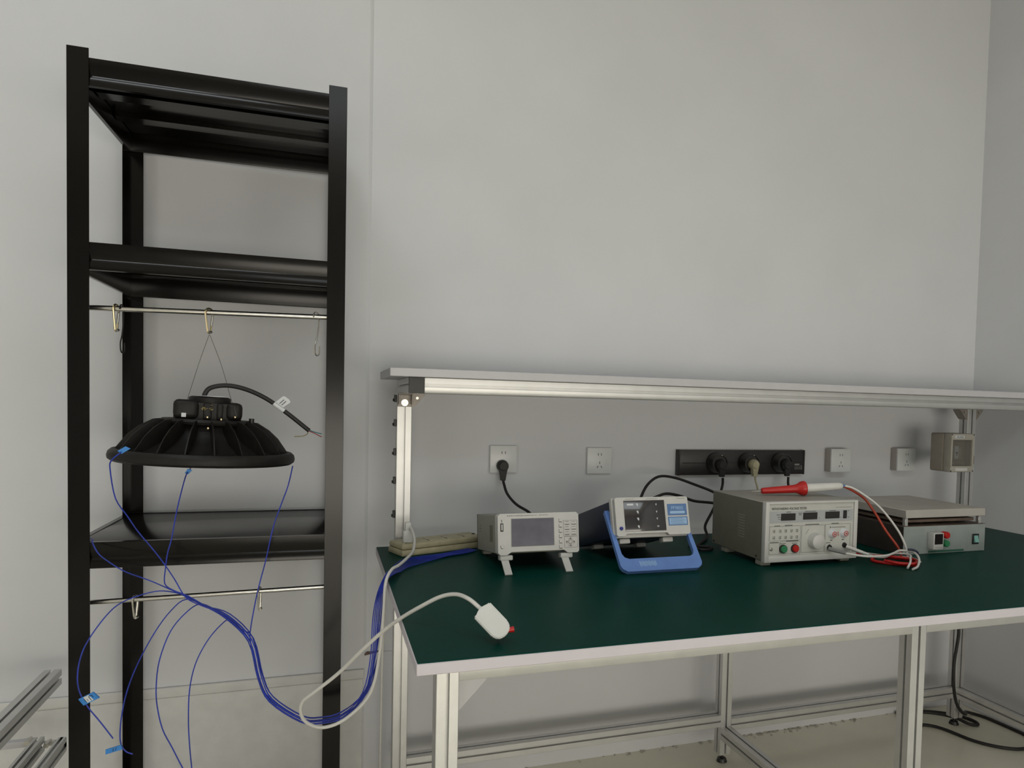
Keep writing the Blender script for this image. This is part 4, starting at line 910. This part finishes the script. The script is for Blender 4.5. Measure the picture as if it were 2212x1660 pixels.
# ------------------------------------------------------------------ blue thermocouple wires
BUNDLE = [(-0.191, 1.70, 0.708), (-0.145, 1.70, 0.652), (-0.125, 1.69, 0.573), (-0.102, 1.68, 0.524), (-0.041, 1.66, 0.482), (-0.003, 1.66, 0.473), (0.045, 1.66, 0.48), (0.093, 1.66, 0.526), (0.113, 1.665, 0.604), (0.120, 1.668, 0.688), (0.1275, 1.678, 0.756), (0.148, 1.708, 0.7800)]
FAN = [(0.164, 1.765, 0.7730), (0.185, 1.825, 0.7710), (0.217, 1.872, 0.7710), (0.26, 1.905, 0.7710), (0.304, 1.930, 0.7710), (0.36, 1.962, 0.7710), (0.394, 1.990, 0.7710)]
WIRES = [
 ('blue wire taped to the left of the lamp rim, running down into the bundle', [(-0.372, 1.628, 1.066), (-0.390, 1.634, 1.049), (-0.396, 1.65, 1.030), (-0.391, 1.68, 0.971), (-0.375, 1.70, 0.932), (-0.355, 1.70, 0.898), (-0.33, 1.70, 0.863), (-0.309, 1.7, 0.831), (-0.289, 1.7, 0.796), (-0.268, 1.7, 0.757), (-0.237, 1.7, 0.737)]),
 ('blue wire taped under the middle of the lamp, running down into the bundle', [(-0.266, 1.74, 1.030), (-0.269, 1.725, 1.020), (-0.274, 1.71, 1.007), (-0.286, 1.7, 0.942), (-0.296, 1.70, 0.881), (-0.303, 1.70, 0.852), (-0.307, 1.70, 0.819), (-0.308, 1.70, 0.788), (-0.292, 1.70, 0.773), (-0.266, 1.70, 0.76), (-0.235, 1.70, 0.738)]),
 ('blue wire hanging from the right edge of the lamp rim down to the bundle', [(-0.066, 1.765, 1.025), (-0.073, 1.71, 0.987), (-0.088, 1.7, 0.942), (-0.102, 1.7, 0.897), (-0.116, 1.7, 0.827), (-0.129, 1.7, 0.772), (-0.138, 1.7, 0.726), (-0.145, 1.70, 0.679), (-0.145, 1.70, 0.65)]),
 ('blue wire coming out beside the left front post at the lower shelf', [(-0.474, 1.80, 0.8725), (-0.4535, 1.762, 0.8727), (-0.4505, 1.7445, 0.8718), (-0.435, 1.722, 0.853), (-0.417, 1.71, 0.839), (-0.382, 1.7, 0.816), (-0.34, 1.7, 0.796), (-0.309, 1.7, 0.779), (-0.268, 1.7, 0.755), (-0.237, 1.7, 0.735)]),
 ('loose blue wire curving left over the front post, tape flag near its end', [(-0.394, 1.66, 0.485), (-0.417, 1.66, 0.523), (-0.437, 1.66, 0.554), (-0.451, 1.66, 0.585), (-0.455, 1.66, 0.616), (-0.453, 1.67, 0.65), (-0.442, 1.68, 0.683), (-0.416, 1.70, 0.725), (-0.388, 1.7, 0.751), (-0.344, 1.70, 0.767), (-0.311, 1.70, 0.77), (-0.272, 1.7, 0.758), (-0.237, 1.7, 0.735)]),
 ('loose blue wire hanging past the rear left post, tape flag at its lower bend', [(-0.369, 1.70, 0.429), (-0.381, 1.70, 0.436), (-0.39, 1.70, 0.452), (-0.392, 1.70, 0.478), (-0.388, 1.70, 0.521), (-0.378, 1.7, 0.569), (-0.359, 1.70, 0.622), (-0.329, 1.70, 0.683), (-0.299, 1.70, 0.727), (-0.27, 1.7, 0.749), (-0.233, 1.7, 0.731)]),
 ('loose blue wire hanging in a long curve just right of the rear left post', [(-0.235, 1.70, 0.25), (-0.254, 1.70, 0.335), (-0.278, 1.70, 0.386), (-0.297, 1.70, 0.431), (-0.315, 1.70, 0.473), (-0.325, 1.70, 0.523), (-0.327, 1.70, 0.567), (-0.321, 1.7, 0.622), (-0.301, 1.70, 0.681), (-0.273, 1.70, 0.718), (-0.246, 1.7, 0.736), (-0.219, 1.7, 0.724)]),
 ('loose blue wire nearest the bundle, hanging straight to the bottom of the photo', [(-0.247, 1.70, 0.25), (-0.255, 1.70, 0.33), (-0.261, 1.70, 0.386), (-0.265, 1.70, 0.436), (-0.267, 1.70, 0.486), (-0.265, 1.70, 0.551), (-0.254, 1.7, 0.606), (-0.232, 1.7, 0.653), (-0.206, 1.7, 0.686), (-0.187, 1.70, 0.697), (-0.164, 1.70, 0.673)]),
]
wires = []
NORM = (-0.0045, 0.0008, 0.0034, 0.0052, -0.0018, -0.0052, 0.0040, -0.0032)
for i, (lab, pts) in enumerate(WIRES):
    lay = (i-3.5)*0.0037; nrm = NORM[i]
    full = [(p[0], p[1]+(lay if p[2] < 1.0 else 0), p[2]) for p in pts]
    last = Vector(pts[-1])
    allp = BUNDLE+FAN
    for j, p in enumerate(allp):
        if p[2] >= last.z-0.012 and j < 3: continue
        pv = Vector(p)
        if j < len(BUNDLE):
            t = (Vector(allp[j+1])-Vector(allp[max(0, j-1)])); t.y = 0; t.normalize()
            k = min(1.0, max(0.0, (j-6)/3.0))            # the flat pack of wires turns a quarter as it climbs to the bench
            nin = Vector((t.z, 0, -t.x))                  # in the plane of the swoop, across the wire
            q = pv+nin*(nrm*(1-k)+lay*k*0.95)+Vector((0, 1, 0))*(lay*(1-k)-nrm*k*0.5)
            if j >= 10: q = pv+Vector((0.80, -0.60, 1.1 if j == 10 else 0.1))*lay*0.85
        else:
            s_ = (1.2, 1.7, 2.5, 2.1, 1.15, 1.5, 1.2)[j-len(BUNDLE)]
            q = pv+Vector((0.62, -0.78, 0))*lay*s_
        full.append(tuple(q))
    bm = nb(); tube(bm, full, 0.0013, 6, per=4)
    o = tag(obj('thermocouple_wire', bm, 'bluewire'), lab, 'wire', 'blue thermocouple wires')
    wires.append(o)
def tape_flag(w, p, along, across, L, wd, mark):
    p, al, ac = Vector(p), Vector(along).normalized(), Vector(across).normalized()
    n_ = al.cross(ac).normalized(); n_ = n_ if n_.y < 0 else -n_
    bm = nb(); prism(bm, [(-wd/2, -0.004), (wd/2, -0.004), (wd/2, L), (-wd/2, L-0.002)], p-n_*0.0016, al, ac, n_*0.0034)
    o = obj('tape_flag', bm, 'tape', w, label='bright blue tape flag')
    if mark:
        bm = nb()
        for q in mark: prism(bm, q, p+n_*0.0019, al, ac, n_*0.0003)
        obj('pen_mark', bm, 'navy', o)
    return o
tape_flag(wires[0], (-0.3735, 1.6385, 1.067), (0.62, 0, -0.5), (0.75, 0.06, 0.52), 0.014, 0.009, None)
tape_flag(wires[1], (-0.2700, 1.720, 1.0185), (0.5, 0, 0.8), (0.8, 0, -0.3), 0.005, 0.011, None)
tape_flag(wires[4], (-0.444, 1.6575, 0.569), (0.55, 0, -0.83), (0.86, -0.1, 0.42), 0.027, 0.016,
          [[(-0.004, 0.004), (0.005, 0.004), (0.005, 0.0052), (-0.004, 0.0052)], [(-0.004, 0.013), (0.005, 0.013), (0.005, 0.0142), (-0.004, 0.0142)], [(-0.005, 0.014), (-0.0038, 0.014), (-0.0038, 0.019), (-0.005, 0.019)], [(-0.005, 0.019), (0.001, 0.019), (0.001, 0.0202), (-0.005, 0.0202)], [(-0.001, 0.008), (0.004, 0.008), (0.004, 0.009), (-0.001, 0.009)]])
wp = tape_flag(wires[4], (-0.436, 1.6562, 0.5735), (0.55, 0, -0.83), (0.86, -0.1, 0.42), 0.008, 0.0135, None)
wp.data.materials.clear(); wp.data.materials.append(M['marker']); wp.name = 'paper_patch'; wp['label'] = 'white written patch on the tape flag'
tape_flag(wires[5], (-0.389, 1.688, 0.4535), (0.2, 0, -0.9), (-0.95, 0, -0.22), 0.026, 0.0095,
          [[(-0.003, 0.004), (0.002, 0.007), (0.002, 0.0082), (-0.003, 0.0052)], [(-0.003, 0.010), (0.003, 0.011), (0.003, 0.0122), (-0.003, 0.0112)]])

# ------------------------------------------------------------------ black cable on the floor by the right wall
bm = nb(); tube(bm, [(2.205, 2.03, 0.70), (2.200, 2.02, 0.50), (2.193, 2.0, 0.393), (2.186, 2.0, 0.328), (2.177, 2.0, 0.261), (2.182, 2.0, 0.18), (2.205, 2.005, 0.115), (2.245, 2.015, 0.075), (2.29, 2.04, 0.052), (2.36, 2.105, 0.026), (2.41, 2.125, 0.0075), (2.433, 2.08, 0.0064), (2.442, 1.998, 0.0064), (2.446, 1.927, 0.0064), (2.438, 1.87, 0.0064), (2.388, 1.843, 0.0064), (2.319, 1.841, 0.0064), (2.257, 1.881, 0.0064), (2.215, 1.945, 0.0064), (2.190, 2.043, 0.0064), (2.154, 2.09, 0.0064), (2.08, 2.11, 0.0064)], 0.0057, 12)
tag(obj('floor_cable', bm, 'rubber'), 'thick black cable hanging under the bench and looping wide on the floor at right', 'cable', 'black cables on the floor under the bench')
bm = nb(); tube(bm, [(2.13, 2.15, 0.0195), (2.19, 2.17, 0.018), (2.25, 2.14, 0.0185), (2.29, 2.09, 0.0185), (2.318, 2.045, 0.0080), (2.349, 2.036, 0.0070), (2.362, 2.068, 0.0064), (2.345, 2.118, 0.0064), (2.31, 2.155, 0.0064), (2.25, 2.19, 0.0064), (2.19, 2.205, 0.0064), (2.12, 2.207, 0.0064)], 0.0057, 12)
tag(obj('floor_cable', bm, 'rubber'), 'short black cable end folded in a tight bend on the floor by the bench leg', 'cable', 'black cables on the floor under the bench')

# ------------------------------------------------------------------ part of another aluminium frame at the left edge
fr = thing('bench_frame', 'slotted aluminium frame piece at the left edge of the photo', 'frame', (-0.646, 2.10, 0))
bm = nb(); prof(bm, 0.0, 0.038, -1.0, 0.0, 0.455, 0.4935, 'y'); obj('rail', bm, 'alu', fr)
bm = nb(); prof(bm, -0.012, 0.026, -0.60, -0.56, 0.001, 0.4545, 'z'); obj('leg', bm, 'alu', fr)
bm = nb(); prof(bm, -0.002, 0.020, -1.0, -0.06, 0.315, 0.352, 'y'); obj('lower_rail', bm, 'alu', fr)
bm = nb(); prof(bm, 0.044, 0.062, -1.0, -0.05, 0.305, 0.341, 'y'); obj('lower_rail', bm, 'alu', fr)
bm = nb(); box(bm, -0.07, -0.0025, -0.075, -0.055, 0.336, 0.350, 0.001, 1); obj('plate', bm, 'board', fr)
for x, z in ((-0.007, 0.352), (0.032, 0.341)):
    bm = nb(); cyl(bm, (x, -0.070, z), (x, -0.090, z-0.001), 0.0062, n=6); cyl(bm, (x, -0.06, z), (x, -0.07, z), 0.0035, n=8); obj('bolt', bm, 'chrome', fr)
bm = nb(); box(bm, 0.0205, 0.0435, -0.068, -0.060, 0.330, 0.341, 0.0005, 1); obj('plate', bm, 'alu', fr)
